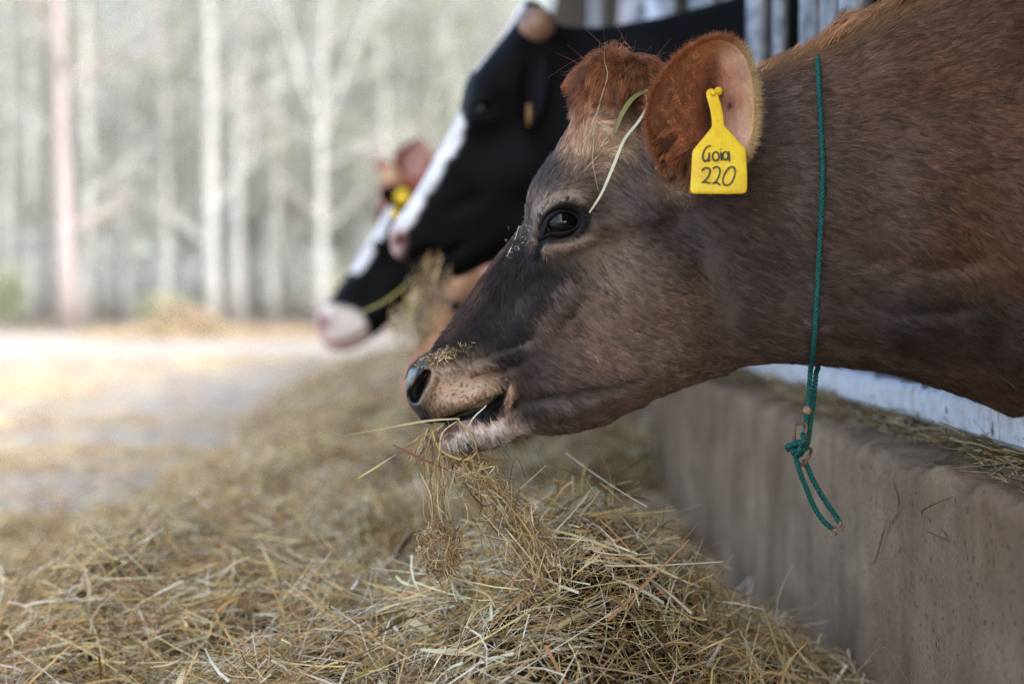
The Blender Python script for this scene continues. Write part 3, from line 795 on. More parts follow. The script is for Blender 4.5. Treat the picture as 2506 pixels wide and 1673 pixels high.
def hero_relief(px, py):
    D = np.zeros(px.shape)
    # orbit
    D += 0.012 * blob(px, py, 1372, 540, 105, 85)
    D += 0.010 * blob(px, py, 1385, 488, 75, 22, -6)
    D += 0.006 * blob(px, py, 1325, 520, 20, 50, 15)
    D += 0.005 * blob(px, py, 1385, 606, 62, 13, -12)
    ex, ey = (px - 1373) * math.cos(-0.28) + (py - 546) * math.sin(-0.28), -(px - 1373) * math.sin(-0.28) + (py - 546) * math.cos(-0.28)
    D -= 0.022 * (1 - sstep(0.60, 1.10, np.hypot(ex / 49, ey / 35)))
    D += crease(px, py, [(1338, 575), (1322, 592), (1314, 606)], -0.008, 8)
    D += crease(px, py, [(1318, 520), (1340, 494), (1380, 480), (1422, 490)], -0.003, 7)
    # temple, zygomatic line, cheek
    D -= 0.009 * blob(px, py, 1490, 468, 60, 40, 30)
    D += crease(px, py, [(1440, 560), (1520, 545), (1620, 520)], 0.005, 28)
    D += 0.013 * blob(px, py, 1590, 730, 150, 160, 20)
    D -= 0.008 * blob(px, py, 1370, 830, 95, 70, -30)
    D += crease(px, py, [(1290, 640), (1330, 720), (1400, 770)], 0.006, 34)
    D -= 0.006 * blob(px, py, 1250, 740, 40, 90, 35)
    D += crease(px, py, [(1262, 978), (1340, 972), (1455, 956), (1530, 938), (1580, 912)], -0.0035, 15)
    D += crease(px, py, [(1290, 1010), (1380, 1008), (1480, 985)], 0.006, 22)
    D += crease(px, py, [(1625, 500), (1720, 620), (1770, 760), (1760, 900)], -0.010, 46)
    # muzzle: nostril, lips, folds
    dn, tn = seg_field(px, py, [(1046, 912), (1040, 930), (1026, 950), (1014, 968)])
    D -= 0.030 * (1 - sstep(0.55, 1.15, dn / (10 + 9 * tn)))
    D += crease(px, py, [(1052, 895), (1062, 920), (1050, 955), (1042, 985)], 0.006, 10)
    D += crease(px, py, [(1003, 930), (1030, 900), (1046, 892)], 0.004, 9)
    dm, tm = seg_field(px, py, [(1052, 1034), (1100, 1026), (1150, 1008), (1200, 982), (1228, 960), (1240, 938)])
    D -= 0.020 * (1 - sstep(0.4, 1.1, dm / (7 + 10 * np.sin(np.clip(tm, 0, 1) * math.pi))))
    D += crease(px, py, [(1085, 990), (1150, 975), (1215, 945)], 0.009, 20)
    D += crease(px, py, [(1236, 925), (1252, 950), (1240, 985), (1205, 1010)], 0.009, 13)
    D += crease(px, py, [(1150, 925), (1200, 915), (1245, 905)], -0.008, 9)
    D += crease(px, py, [(1160, 905), (1225, 880), (1285, 855)], 0.006, 14)
    D += crease(px, py, [(1170, 875), (1240, 850), (1300, 830)], -0.004, 10)
    D += crease(px, py, [(1255, 985), (1260, 1020), (1255, 1055)], -0.008, 12)
    D += 0.006 * blob(px, py, 1110, 1075, 45, 22)
    # neck folds and muscles
    D += crease(px, py, [(1990, 560), (2120, 640), (2280, 660), (2440, 640)], -0.006, 26)
    D += crease(px, py, [(2040, 720), (2200, 770), (2400, 760)], -0.006, 22)
    D += crease(px, py, [(2250, 560), (2380, 700), (2420, 850)], 0.005, 40)
    D += crease(px, py, [(1850, 240), (2050, 330), (2300, 330)], -0.004, 50)
    D += crease(px, py, [(1950, 830), (2100, 850), (2250, 870)], -0.007, 16)
    return D

def zpx(py): return float(at(1300, py, HY)[2])
def xpx(px): return float(at(px, 700, HY)[0])
hx = graded((xpx(975), xpx(1330), .0022), (xpx(1330), xpx(1480), .0022), (xpx(1480), xpx(1720), .0035), (xpx(1720), 0.75, .006), (0.75, 1.1, .015), (1.1, 2.25, .035))
hz = graded((0.03, 0.42, .03), (0.42, zpx(1125), .012), (zpx(1125), zpx(860), .0022), (zpx(860), zpx(620), .0030), (zpx(620), zpx(470), .0022), (zpx(470), zpx(110), .0035), (zpx(110), 1.42, .016))
hy = graded((-.37, -.13, .014), (-.13, .13, .003), (.13, .37, .014))
LEGS = [((1.05, -.17, .62), (1.08, -.17, .35), .10, .055), ((1.08, -.17, .35), (1.07, -.17, .07), .052, .045), ((1.05, .17, .62), (1.12, .17, .35), .10, .055), ((1.12, .17, .35), (1.13, .17, .07), .052, .045),
        ((1.98, -.17, .75), (2.05, -.17, .45), .15, .07), ((2.05, -.17, .45), (2.02, -.17, .07), .062, .05), ((1.98, .17, .75), (2.1, .17, .45), .15, .07), ((2.1, .17, .45), (2.08, .17, .07), .062, .05)]
hero = CowShape(HY, H_OUT, H_W, H_R, hero_relief, (hx, hy, hz), LEGS, relaxn=2)

def paint(px, py, layers, base):
    C = np.tile(lin(base), (len(px), 1))
    for L in layers:
        kind, args, col, a = L
        if kind == 'b': w = np.clip(1.35 * blob(px, py, *args), 0, 1) * a
        elif kind == 'p':
            d, _ = seg_field(px, py, args[0]); w = (1 - sstep(args[1] * 0.5, args[1] * 1.4, d)) * a
        elif kind == 'x': w = sstep(args[0], args[1], px) * a
        elif kind == 'f': w = args(px, py) * a
        C = C * (1 - w[:, None]) + lin(col) * w[:, None]
    return C

H_LAYERS = [  # coat markings, with some light and shade painted in
    ('x', (1900, 2450), (102, 71, 50), 0.95),
    ('b', (2330, 800, 330, 120, 10), (54, 43, 38), 0.8),  # shaded lower neck, its darkness painted into the coat
    ('b', (2430, 640, 130, 70, 35), (108, 76, 52), 0.5),
    ('b', (2250, 230, 260, 130, 10), (116, 82, 58), 0.6),
    ('b', (1800, 600, 120, 200, 0), (74, 58, 51), 0.75),
    ('b', (1560, 800, 170, 150, 0), (124, 101, 82), 0.8),
    ('b', (1500, 640, 120, 80, -25), (116, 97, 82), 0.8),
    ('b', (1470, 880, 60, 45, 0), (132, 98, 86), 0.4),
    ('b', (1640, 555, 110, 65, 30), (74, 64, 60), 0.8),
    ('p', ([(1090, 850), (1180, 760), (1260, 660), (1300, 600)], 45), (60, 47, 44), 0.95),
    ('p', ([(1100, 800), (1180, 690), (1262, 575)], 16), (104, 76, 60), 0.7),
    ('b', (1225, 830, 90, 80, -30), (50, 45, 46), 0.95),
    ('b', (1330, 680, 60, 55, 10), (48, 44, 46), 0.95),
    ('b', (1300, 740, 80, 50, -40), (58, 51, 51), 0.7),
    ('p', ([(1380, 700), (1330, 790), (1290, 850)], 22), (128, 110, 100), 0.5),
    ('b', (1250, 900, 60, 36, -25), (46, 42, 43), 0.95),
    ('p', ([(1262, 978), (1300, 990), (1420, 965), (1540, 935)], 12), (60, 50, 47), 0.75),  # jaw fold's shade painted as a dark line
    ('b', (1290, 1000, 50, 45, 0), (46, 41, 41), 0.9),
    ('b', (1400, 1020, 120, 25, -5), (104, 84, 74), 0.7),
    ('b', (1640, 960, 120, 30, -20), (112, 88, 74), 0.5),
    # brow and forehead
    ('b', (1345, 420, 60, 55, 20), (72, 63, 61), 0.9),
    ('b', (1380, 490, 70, 26, -8), (158, 139, 120), 0.9),
    ('p', ([(1322, 505), (1310, 540), (1308, 580)], 14), (142, 124, 108), 0.8),
    ('p', ([(1335, 605), (1380, 612), (1425, 592)], 10), (146, 122, 102), 0.8),
    ('b', (1470, 470, 45, 70, 20), (92, 80, 76), 0.7),
    ('b', (1466, 325, 88, 78, 0), (216, 180, 144), 0.97),
    ('b', (1400, 330, 26, 60, 20), (156, 112, 84), 0.5),
    ('b', (1505, 175, 105, 62, 0), (152, 100, 66), 0.95),
    ('b', (1440, 215, 40, 80, 10), (150, 98, 66), 0.8),
    ('b', (1560, 240, 40, 60, 0), (116, 74, 50), 0.8),
    ('b', (1545, 420, 45, 80, -20), (104, 92, 86), 0.7),
    ('b', (1650, 450, 50, 30, 10), (172, 140, 112), 0.6),
    # muzzle
    ('b', (1110, 945, 88, 62, -18), (150, 124, 98), 1.0),
    ('b', (1165, 965, 80, 34, -28), (176, 146, 118), 0.9),
    ('b', (1075, 868, 50, 16, -15), (128, 104, 72), 0.85),
    ('p', ([(1250, 930), (1256, 960), (1225, 1000)], 10), (186, 150, 126), 0.8),
    ('b', (1150, 1075, 90, 36, -8), (232, 216, 202), 1.0),
    ('b', (1205, 1055, 52, 42, -10), (222, 202, 188), 0.95),
    ('b', (1110, 1058, 30, 14, -8), (138, 84, 66), 0.9),
    ('b', (1150, 1108, 60, 10, 0), (150, 112, 72), 0.7),
    ('p', ([(1070, 1036), (1120, 1026), (1180, 1000), (1225, 968), (1238, 944)], 9), (34, 30, 32), 1.0),
    ('p', ([(1095, 1040), (1140, 1026), (1185, 1002)], 9), (44, 40, 42), 0.95),
    ('p', ([(1000, 975), (999, 935), (1018, 905), (1045, 896)], 13), (58, 56, 58), 1.0),
    ('p', ([(1046, 912), (1036, 935), (1018, 965), (1010, 990), (1030, 1012)], 13), (36, 34, 37), 1.0),
    ('p', ([(1016, 1000), (1040, 1022)], 16), (66, 60, 58), 0.9),
    # eye skin
    ('f', lambda px, py: 1 - sstep(0.85, 1.2, np.hypot(((px - 1374) * .96 - (py - 546) * .28) / 60, ((px - 1374) * .28 + (py - 546) * .96) / 47)), (36, 31, 31), 0.97),
    ('p', ([(1338, 572), (1324, 590), (1315, 606)], 9), (32, 28, 28), 0.95),
]
def hero_col(P):
    Q = P.copy(); Q[:, 1] = HY - abs(P[:, 1] - HY)
    px, py = project(Q)
    n = 14 * vnoise(Q, 60, 101); n2 = 14 * vnoise(Q, 60, 102)
    C = paint(px + n, py + n2, H_LAYERS, (98, 81, 71))
    C *= (1 + 0.10 * vnoise(Q, 40, 103) + 0.10 * vnoise(Q, 110, 104))[:, None]
    # dark pores on the tan muzzle
    m = np.clip(1.3 * blob(px, py, 1100, 960, 75, 60, -18), 0, 1) * (vnoise(Q, 900, 105) > 0.55)
    C *= (1 - 0.6 * m)[:, None]
    lum = C.mean(1, keepdims=True); C = C * np.clip((lum / 0.12) ** 0.28, 0.45, 1.25) * 0.9      # deepen the dark points of the coat
    return np.clip(C, 0.004, 0.9)
def hero_gloss(px, py):
    d, t = seg_field(px, py, [(1002, 985), (999, 935), (1018, 905), (1042, 900), (1040, 930), (1018, 965), (1012, 1000), (1035, 1018)])
    g = 1 - sstep(8, 22, d)
    d2, t2 = seg_field(px, py, [(1070, 1040), (1140, 1020), (1225, 965)])
    return np.maximum(g, 0.6 * (1 - sstep(5, 14, d2)))
brown_cow = empty("cow", (0.9, HY, 0.05), "brown dairy cow in front with a yellow ear tag, eating hay", "cow", "cows at the feed barrier")
mesh_obj("body", hero.V, hero.F, M['cow'], brown_cow, True, hero_col(hero.V), {"gloss": hero_gloss(hero.px, hero.py)})

# eyes with lids
def sphere(c, r, nu=32, nv=20):
    V = []; 
    for i in range(nv + 1):
        th = math.pi * i / nv
        for k in range(nu):
            ph = 2 * math.pi * k / nu; V.append((c[0] + r * math.sin(th) * math.cos(ph), c[1] + r * math.cos(th), c[2] + r * math.sin(th) * math.sin(ph)))
    F = [(i * nu + k, (i + 1) * nu + k, (i + 1) * nu + (k + 1) % nu, i * nu + (k + 1) % nu) for i in range(nv) for k in range(nu)]
    return np.array(V), F
eye_surf = hero.surf(1374, 546)[0]
ER = 0.0200
for side in (-1, 1):
    hw = HY - eye_surf[1] + 0.006             # the floor of the carved socket
    c = np.array([eye_surf[0], HY + side * (hw + 0.0145 - ER + 0.004), eye_surf[2]])
    V, F = sphere(c, ER)
    eye = mesh_obj("eye", V, F, M['eye'], brown_cow)
    al = catmull([(-53, 38), (-44, 16), (-33, -8), (-8, -27), (22, -26), (42, -8), (40, 8), (22, 22), (-4, 28), (-28, 28), (-44, 36)], 8, True)
    ox, oz = al[:, 0] / 2130.0, -al[:, 1] / 2130.0
    def lid(scale, rad, push):
        rho2 = (ox * scale) ** 2 + (oz * scale) ** 2
        yy = np.sqrt(np.maximum((ER + 0.0005) ** 2 - rho2, 0.0105 ** 2)) + push
        P = np.stack([c[0] + ox * scale, c[1] + side * yy, c[2] + oz * scale], 1)
        mb = MB(); mb.tube(np.concatenate([P, P[:2]]), rad, 8, caps=False); return mb
    a = lid(1.0, 0.0024, 0.0000); b2 = lid(1.12, 0.0024, -0.0022)
    for q in (b2,): a.add(np.concatenate(q.v), q.f)
    o = mesh_obj("eyelid", np.concatenate(a.v), a.f, M['lid'], eye, local=False)
    o.data.transform(Matrix.Translation(-Vector(brown_cow.location)))

# ear: a cupped oval sheet with a thick rim, rooted in the side of the head
EAR = [(1668, 486), (1630, 430), (1603, 360), (1592, 300), (1598, 240), (1625, 190), (1665, 145), (1710, 112), (1755, 99), (1795, 108), (1825, 145), (1840, 200), (1846, 260),
       (1842, 320), (1828, 365), (1800, 405), (1760, 440), (1715, 475)]
def ear_depth(px, py):
    """distance in front of the cow's middle plane"""
    r = np.hypot((px - 1735) / 125.0, (py - 275) / 190.0)
    dl = abs(px - 1748 - 0.05 * (py - 260))
    cup = 0.128 + 0.040 * np.clip(r, 0, 1.2) ** 2 - 0.020 * np.exp(-(dl / 34) ** 2) * np.exp(-((py - 270) / 130.0) ** 2)
    cup += 0.012 * blob(px, py, 1660, 300, 50, 110) - 0.004 * np.sin((py - 100) / 23.0) * blob(px, py, 1790, 260, 45, 120)
    base = sstep(350, 480, py + 0.35 * (1720 - px))                 # runs back into the head
    return cup * (1 - base) + 0.085 * base
def build_ear(side):
    pl = catmull(EAR, 5, True); c = np.array([1735.0, 290.0]); nr = 22; V = []; n = len(pl)
    prof = [(k / nr) for k in range(nr + 1)]
    front = []; 
    for q in prof:
        P2 = c + (pl - c) * q; 
        D = ear_depth(P2[:, 0], P2[:, 1]); P = at(P2[:, 0], P2[:, 1], HY - D); front.append(P)
    back = []
    for q in reversed(prof):
        P2 = c + (pl - c) * q * 0.985
        D = ear_depth(P2[:, 0], P2[:, 1]) - 0.003 - 0.006 * (1 - q ** 4); P = at(P2[:, 0], P2[:, 1], HY - D); back.append(P)
    R = front + back; V = np.concatenate(R); m = len(R)
    if side > 0: V[:, 1] = 2 * HY - V[:, 1]
    i, j = np.meshgrid(np.arange(m - 1), np.arange(n), indexing='ij'); j2 = (j + 1) % n
    F = np.stack([i * n + j, (i + 1) * n + j, (i + 1) * n + j2, i * n + j2], -1).reshape(-1, 4)
    if side < 0: F = F[:, ::-1]
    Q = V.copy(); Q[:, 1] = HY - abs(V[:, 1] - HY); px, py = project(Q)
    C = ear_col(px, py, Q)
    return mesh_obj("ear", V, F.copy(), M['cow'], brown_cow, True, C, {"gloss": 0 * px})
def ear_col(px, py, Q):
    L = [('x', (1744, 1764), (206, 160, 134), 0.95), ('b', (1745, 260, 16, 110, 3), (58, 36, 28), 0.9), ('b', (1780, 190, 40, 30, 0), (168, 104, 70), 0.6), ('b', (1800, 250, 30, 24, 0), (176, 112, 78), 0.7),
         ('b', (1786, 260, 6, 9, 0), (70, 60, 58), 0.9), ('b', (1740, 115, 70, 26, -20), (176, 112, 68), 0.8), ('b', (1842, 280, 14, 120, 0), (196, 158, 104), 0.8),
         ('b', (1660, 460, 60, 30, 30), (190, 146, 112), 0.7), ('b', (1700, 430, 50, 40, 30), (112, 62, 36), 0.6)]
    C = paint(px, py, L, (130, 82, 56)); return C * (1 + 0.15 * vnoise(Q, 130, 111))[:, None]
ear_near = build_ear(-1); ear_far = build_ear(1)

# ------------------------------------------------------------------ fur of the brown cow
def hair_obj(name, roots, pts, rad, cols, parent, mat):
    """pts (n,k,3) world"""
    n, k, _ = pts.shape
    hc = bpy.data.hair_curves.new(name); hc.add_curves([k] * n)
    off = np.array(parent_world(parent), np.float32)
    hc.position_data.foreach_set("vector", (pts - off).astype(np.float32).ravel())
    ra = hc.attributes.get("radius") or hc.attributes.new("radius", 'FLOAT', 'POINT')
    ra.data.foreach_set("value", rad.astype(np.float32).ravel())
    ca = hc.attributes.new("col", 'FLOAT_COLOR', 'CURVE'); c4 = np.ones((n, 4), np.float32); c4[:, :3] = cols; ca.data.foreach_set("color", c4.ravel())
    hc.materials.append(mat)
    o = bpy.data.objects.new(name, hc); COL.objects.link(o); o.parent = parent; return o

def sample_mesh(V, F, N, n, wfun, rr):
    c = V[F].mean(1); A = 0.5 * np.linalg.norm(np.cross(V[F[:, 2]] - V[F[:, 0]], V[F[:, 3]] - V[F[:, 1]]), axis=1)
    w = A * wfun(c); w /= w.sum(); f = rr.choice(len(F), n, p=w)
    a, b = rr.uniform(size=(n, 1)), rr.uniform(size=(n, 1)); q = F[f]
    mixv = lambda X: X[q[:, 0]] * (1 - a) * (1 - b) + X[q[:, 1]] * a * (1 - b) + X[q[:, 2]] * a * b + X[q[:, 3]] * (1 - a) * b
    return mixv(V), unit(mixv(N))

# flow of the coat: (px, py, dx, dy) as seen from the side
FLOW = [(1100, 900, .7, .5), (1130, 790, -.25, .95), (1200, 690, -.2, 1), (1270, 600, -.1, 1), (1200, 850, .6, .7), (1330, 690, .5, .8), (1300, 850, .8, .6), (1400, 900, .95, .3), (1500, 1000, 1, 0.05),
    (1560, 800, .95, .3), (1480, 700, .85, .5), (1620, 650, .95, .3), (1380, 480, .7, -.6), (1430, 490, .9, .1), (1330, 430, .5, -.85), (1400, 380, .2, -1), (1440, 330, .15, -.9), (1470, 290, .5, .5), (1430, 240, -.25, .95), (1450, 180, -.5, .8), (1530, 160, -.2, .8), (1540, 240, .3, .9),
    (1600, 180, .7, .5), (1330, 560, -.2, -.9), (1390, 610, .6, .7), (1520, 400, .5, .85), (1560, 480, .8, .6), (1700, 560, .9, .5), (1800, 700, .95, .35), (1850, 300, .95, .05), (2000, 200, .9, -.2), (2000, 500, 1, .25), (2000, 800, 1, .2),
    (2300, 100, .85, -.25), (2300, 400, .95, .3), (2400, 650, .8, .6), (2300, 850, 1, .3), (2600, 500, 1, .3), (1100, 970, .45, .85), (1180, 960, .5, .85), (1110, 1075, .3, .95), (1200, 1070, .75, .6), (1250, 950, .2, 1), (1050, 880, .5, .8), (3500, 400, 1, .3)]
def flow(px, py):
    q = np.array(FLOW, float); u = np.zeros(px.shape); v = np.zeros(px.shape)
    for a in q:
        w = 1.0 / ((px - a[0]) ** 2 + (py - a[1]) ** 2 + 30 ** 2) ** 1.7; u += w * a[2]; v += w * a[3]
    l = np.hypot(u, v) + 1e-12; return u / l, v / l

def clump(P, pts, n_guide, rr, amount, colvar):
    """pull hair tips together into locks around guide hairs; returns points and a colour factor for each hair"""
    from mathutils import kdtree
    g = rr.choice(len(P), n_guide, replace=False); kd = kdtree.KDTree(n_guide)
    for i, q in enumerate(g): kd.insert(P[q], i)
    kd.balance(); idx = np.array([kd.find(p)[1] for p in P]); gi = g[idx]
    s = np.linspace(0, 1, pts.shape[1])[None, :, None]
    off = pts[gi] - P[gi][:, None] ; tgt = P[gi][:, None] + off
    near = np.clip(1 - np.linalg.norm(P - P[gi], axis=1) / 0.02, 0, 1)[:, None, None]
    out = pts + (tgt - pts) * s ** 1.3 * amount * near
    return out, rr.uniform(1 - colvar, 1 + colvar, n_guide)[idx]
def hero_fur():
    rr = np.random.default_rng(5); n = 330000
    def wfun(c):
        Q = c.copy(); Q[:, 1] = HY - abs(c[:, 1] - HY); px, py = project(Q)
        near = np.where(c[:, 1] < HY + 0.015, 1.0, 0.22)
        inf = sstep(2750, 2600, px)
        w = near * inf * (0.7 + 0.9 * (px < 1700))
        d, t = seg_field(px, py, [(1002, 1000), (997, 935), (1020, 902), (1046, 905), (1040, 930), (1018, 965), (1012, 1000)]); w = w * sstep(10, 22, d)
        d2, _ = seg_field(px, py, [(1052, 1036), (1100, 1030), (1150, 1012), (1200, 986), (1228, 962), (1238, 944)]); w = w * sstep(8, 16, d2)
        e = np.hypot(((px - 1374) * .96 - (py - 546) * .28) / 57, ((px - 1374) * .28 + (py - 546) * .96) / 44); w = w * sstep(0.78, 0.92, e)
        return w
    P, N = sample_mesh(hero.V, hero.F, hero.N, n, wfun, rr)
    Q = P.copy(); Q[:, 1] = HY - abs(P[:, 1] - HY); px, py = project(Q)
    u, v = flow(px, py)
    T = np.stack([u, np.zeros(n), -v], 1) 
    T += 0.2 * np.stack([vnoise(Q, 120, 121), vnoise(Q, 120, 122), vnoise(Q, 120, 123)], 1) + 0.22 * np.stack([vnoise(Q, 480, 124), vnoise(Q, 480, 125), vnoise(Q, 480, 126)], 1) + rr.normal(0, 0.13, (n, 3))
    T = unit(T - N * np.sum(T * N, 1)[:, None])
    poll = np.clip(1.3 * blob(px, py, 1500, 185, 110, 75), 0, 1)
    fore = np.clip(1.2 * blob(px, py, 1450, 330, 80, 80), 0, 1)
    dd, td = seg_field(px, py, [(1840, 176), (1942, 138), (2044, 92), (2147, 40), (2280, -22), (2506, -120)]); mane = 1 - sstep(8, 60, dd)
    muz = np.clip(1.3 * blob(px, py, 1110, 960, 100, 80, -15), 0, 1)
    lip = np.clip(1.3 * blob(px, py, 1160, 1075, 90, 40), 0, 1)
    bridge = 1 - sstep(20, 70, seg_field(px, py, [(1100, 810), (1180, 700), (1270, 575)])[0])
    L = 0.0105 + 0.003 * (px > 1750) + 0.009 * poll + 0.009 * fore + 0.010 * mane * (px > 1840) - 0.006 * muz + 0.004 * bridge + 0.002 * lip
    nearface = np.clip(1.2 * blob(px, py, 1375, 545, 90, 75), 0, 1); L = L - 0.005 * nearface
    L = np.maximum(L, 0.003) * rr.uniform(0.6, 1.25, n)
    lift = 0.20 + 0.15 * poll + 0.25 * mane + 0.1 * fore + 0.12 * bridge - 0.06 * nearface
    d0 = unit(T + N * (lift + rr.normal(0, 0.08, n))[:, None])
    curl = 0.35 * (poll + 0.5 * fore)
    k = 4; s = np.linspace(0, 1, k)
    bend = (T - N * 0.32 - np.array([0, 0, 0.10])) * 0.30 + rr.normal(0, 0.10, (n, 3)) + curl[:, None] * np.stack([vnoise(Q, 170, 131), vnoise(Q, 170, 132), vnoise(Q, 170, 133)], 1) * 1.3
    pts = (P - N * 0.0008)[:, None] + d0[:, None] * (L[:, None] * s)[..., None] + bend[:, None] * (L[:, None] * s ** 2)[..., None]
    pts, cf = clump(P, pts, 30000, rr, 0.6, 0.38)
    lockh = rr.uniform(size=n) < 0.16; r0 = np.where(lockh, 0.00045, 0.00022) * rr.uniform(0.7, 1.3, n); L = L
    rad = r0[:, None] * (1 - 0.75 * s[None] ** 2)
    C = hero_col(P)
    C = C * rr.uniform(0.6, 1.4, (n, 1)) * np.clip(1 + 0.20 * vnoise(Q, 330, 141), 0.3, 2)[:, None] * cf[:, None] * np.where(lockh, rr.uniform(0.6, 1.5, n), 1.0)[:, None]
    rust = (rr.uniform(size=n) < 0.18 * (px > 1800) + 0.10 * bridge + 0.05)[:, None]
    C = np.where(rust, C * np.array([1.3, 1.12, 0.92]), C)
    gold = mane * (px > 1840); C = C * (1 - 0.65 * gold[:, None]) + 0.65 * gold[:, None] * lin((168, 122, 80)) * rr.uniform(0.5, 1.3, (n, 1))
    hair_obj("fur", P, pts, rad, np.clip(C, 0.003, 0.9), brown_cow, M['fur'])
    # tufts of the poll: longer curly locks
    m = 16000
    P, N = sample_mesh(hero.V, hero.F, hero.N, m, lambda c: (lambda a: np.clip(blob(a[0], a[1], 1505, 185, 110, 80) - 0.15, 0, 1))(hero.near_px(c)), rr)
    Q = P.copy(); px, py = hero.near_px(P)
    cl = np.stack([vnoise(P, 75, 151), vnoise(P, 75, 152), 0.5 * vnoise(P, 75, 153)], 1)
    u, v = flow(px, py); T = np.stack([u, 0 * u, -v], 1); T = unit(T - N * np.sum(T * N, 1)[:, None])
    d0 = unit(T * 0.6 + N * 0.55 + cl * 0.9 + rr.normal(0, 0.12, (m, 3)))
    L = rr.uniform(0.014, 0.034, m) * (0.45 + 0.55 * np.clip(1.5 * blob(px, py, 1505, 160, 100, 60), 0, 1)); k = 6; s = np.linspace(0, 1, k)
    side = unit(np.cross(d0, cl + rr.normal(0, 0.3, (m, 3)))); 
    pts = (P - N * 0.001)[:, None] + d0[:, None] * (L[:, None] * s)[..., None] + side[:, None] * (0.35 * L[:, None] * np.sin(s * 3.0))[..., None] + (np.array([-0.05, 0, -0.5])[None, None] * (L[:, None] * s ** 2.2)[..., None])
    rad = (0.00026 * rr.uniform(0.7, 1.3, m))[:, None] * (1 - 0.7 * s[None])
    pts, cf = clump(P, pts, 210, rr, 0.85, 0.6)
    C = (0.5 * hero_col(P) + 0.5 * lin((158, 100, 64))) * rr.uniform(0.6, 1.5, (m, 1)) * cf[:, None]
    ms = 80; q2 = rr.choice(m, ms); S0 = P[q2]; sp = np.linspace(0, 1, 7)
    ds = unit(N[q2] * 0.8 + rr.normal(0, 0.45, (ms, 3)) + np.array([-0.1, 0, 0.25])); Ls = rr.uniform(0.018, 0.042, ms); bs = rr.normal(0, 0.45, (ms, 3)) - np.array([0, 0, 0.2])
    spt = S0[:, None] + ds[:, None] * (Ls[:, None] * sp)[..., None] + bs[:, None] * (Ls[:, None] * sp ** 2)[..., None]
    hair_obj("stray_hair", S0, spt, 0.00022 * np.ones((ms, 1)) * (1 - 0.7 * sp[None]), lin((160, 100, 64)) * rr.uniform(0.5, 1.4, (ms, 1)), brown_cow, M['fur'])
    hair_obj("poll_tuft", P, pts, rad, np.clip(C, .003, .9), brown_cow, M['fur'])
    # mane standing up along the neck
    m = 20000; t = rr.uniform(0, 1, m); mp = catmull([(1845, 172), (1942, 138), (2044, 92), (2147, 40), (2240, -2), (2350, -55), (2506, -118)], 8)
    ii = t * (len(mp) - 1); i0 = ii.astype(int).clip(0, len(mp) - 2); q = mp[i0] + (mp[i0 + 1] - mp[i0]) * (ii - i0)[:, None]
    yo = rr.normal(0, 0.014, m); P = at(q[:, 0], q[:, 1] + 4, np.full(m, HY)); P[:, 1] += yo; P[:, 2] -= 0.15 * abs(yo)
    lock = np.stack([vnoise(P, 130, 161), vnoise(P, 130, 162), 0 * t], 1)
    d0 = unit(np.array([0.45, 0, 1.0]) + 0.4 * lock + rr.normal(0, 0.13, (m, 3)) + np.stack([0 * t, 14 * yo, 0 * t], 1))
    tall = 0.35 + 0.65 * sstep(1880, 2060, q[:, 0]); L = rr.uniform(0.018, 0.056, m) * tall
    s = np.linspace(0, 1, 5); bend = np.array([0.35, 0, -0.15]) + rr.normal(0, 0.1, (m, 3))
    pts = P[:, None] + d0[:, None] * (L[:, None] * s)[..., None] + bend[:, None] * (L[:, None] * s ** 2)[..., None]
    pts, cf = clump(P, pts, 330, rr, 0.75, 0.45)
    rad = (0.00034 * rr.uniform(0.7, 1.3, m))[:, None] * (1 - 0.7 * s[None])
    C = lin((178, 128, 86)) * rr.uniform(0.5, 1.4, (m, 1)) * cf[:, None]; hair_obj("mane", P, pts, rad, C, brown_cow, M['fur'])
    # whiskers under the chin and lip
    m = 90; q = np.stack([rr.uniform(1120, 1300, m), rr.uniform(1050, 1095, m)], 1); P = hero.surf(q[:, 0], np.minimum(q[:, 1], 1085 - 0.16 * abs(q[:, 0] - 1160)))
    d0 = unit(np.array([0.5, -0.5, -0.8]) + rr.normal(0, 0.3, (m, 3))); L = rr.uniform(0.015, 0.045, m); s = np.linspace(0, 1, 5)
    pts = P[:, None] + d0[:, None] * (L[:, None] * s)[..., None] + np.array([0.15, 0, -0.3]) * (L[:, None] * s ** 2)[..., None]
    hair_obj("whiskers", P, pts, 0.00016 * np.ones((m, 1)) * (1 - 0.8 * s[None]), lin((40, 34, 32)) * np.ones((m, 1)), brown_cow, M['fur'])
hero_fur()

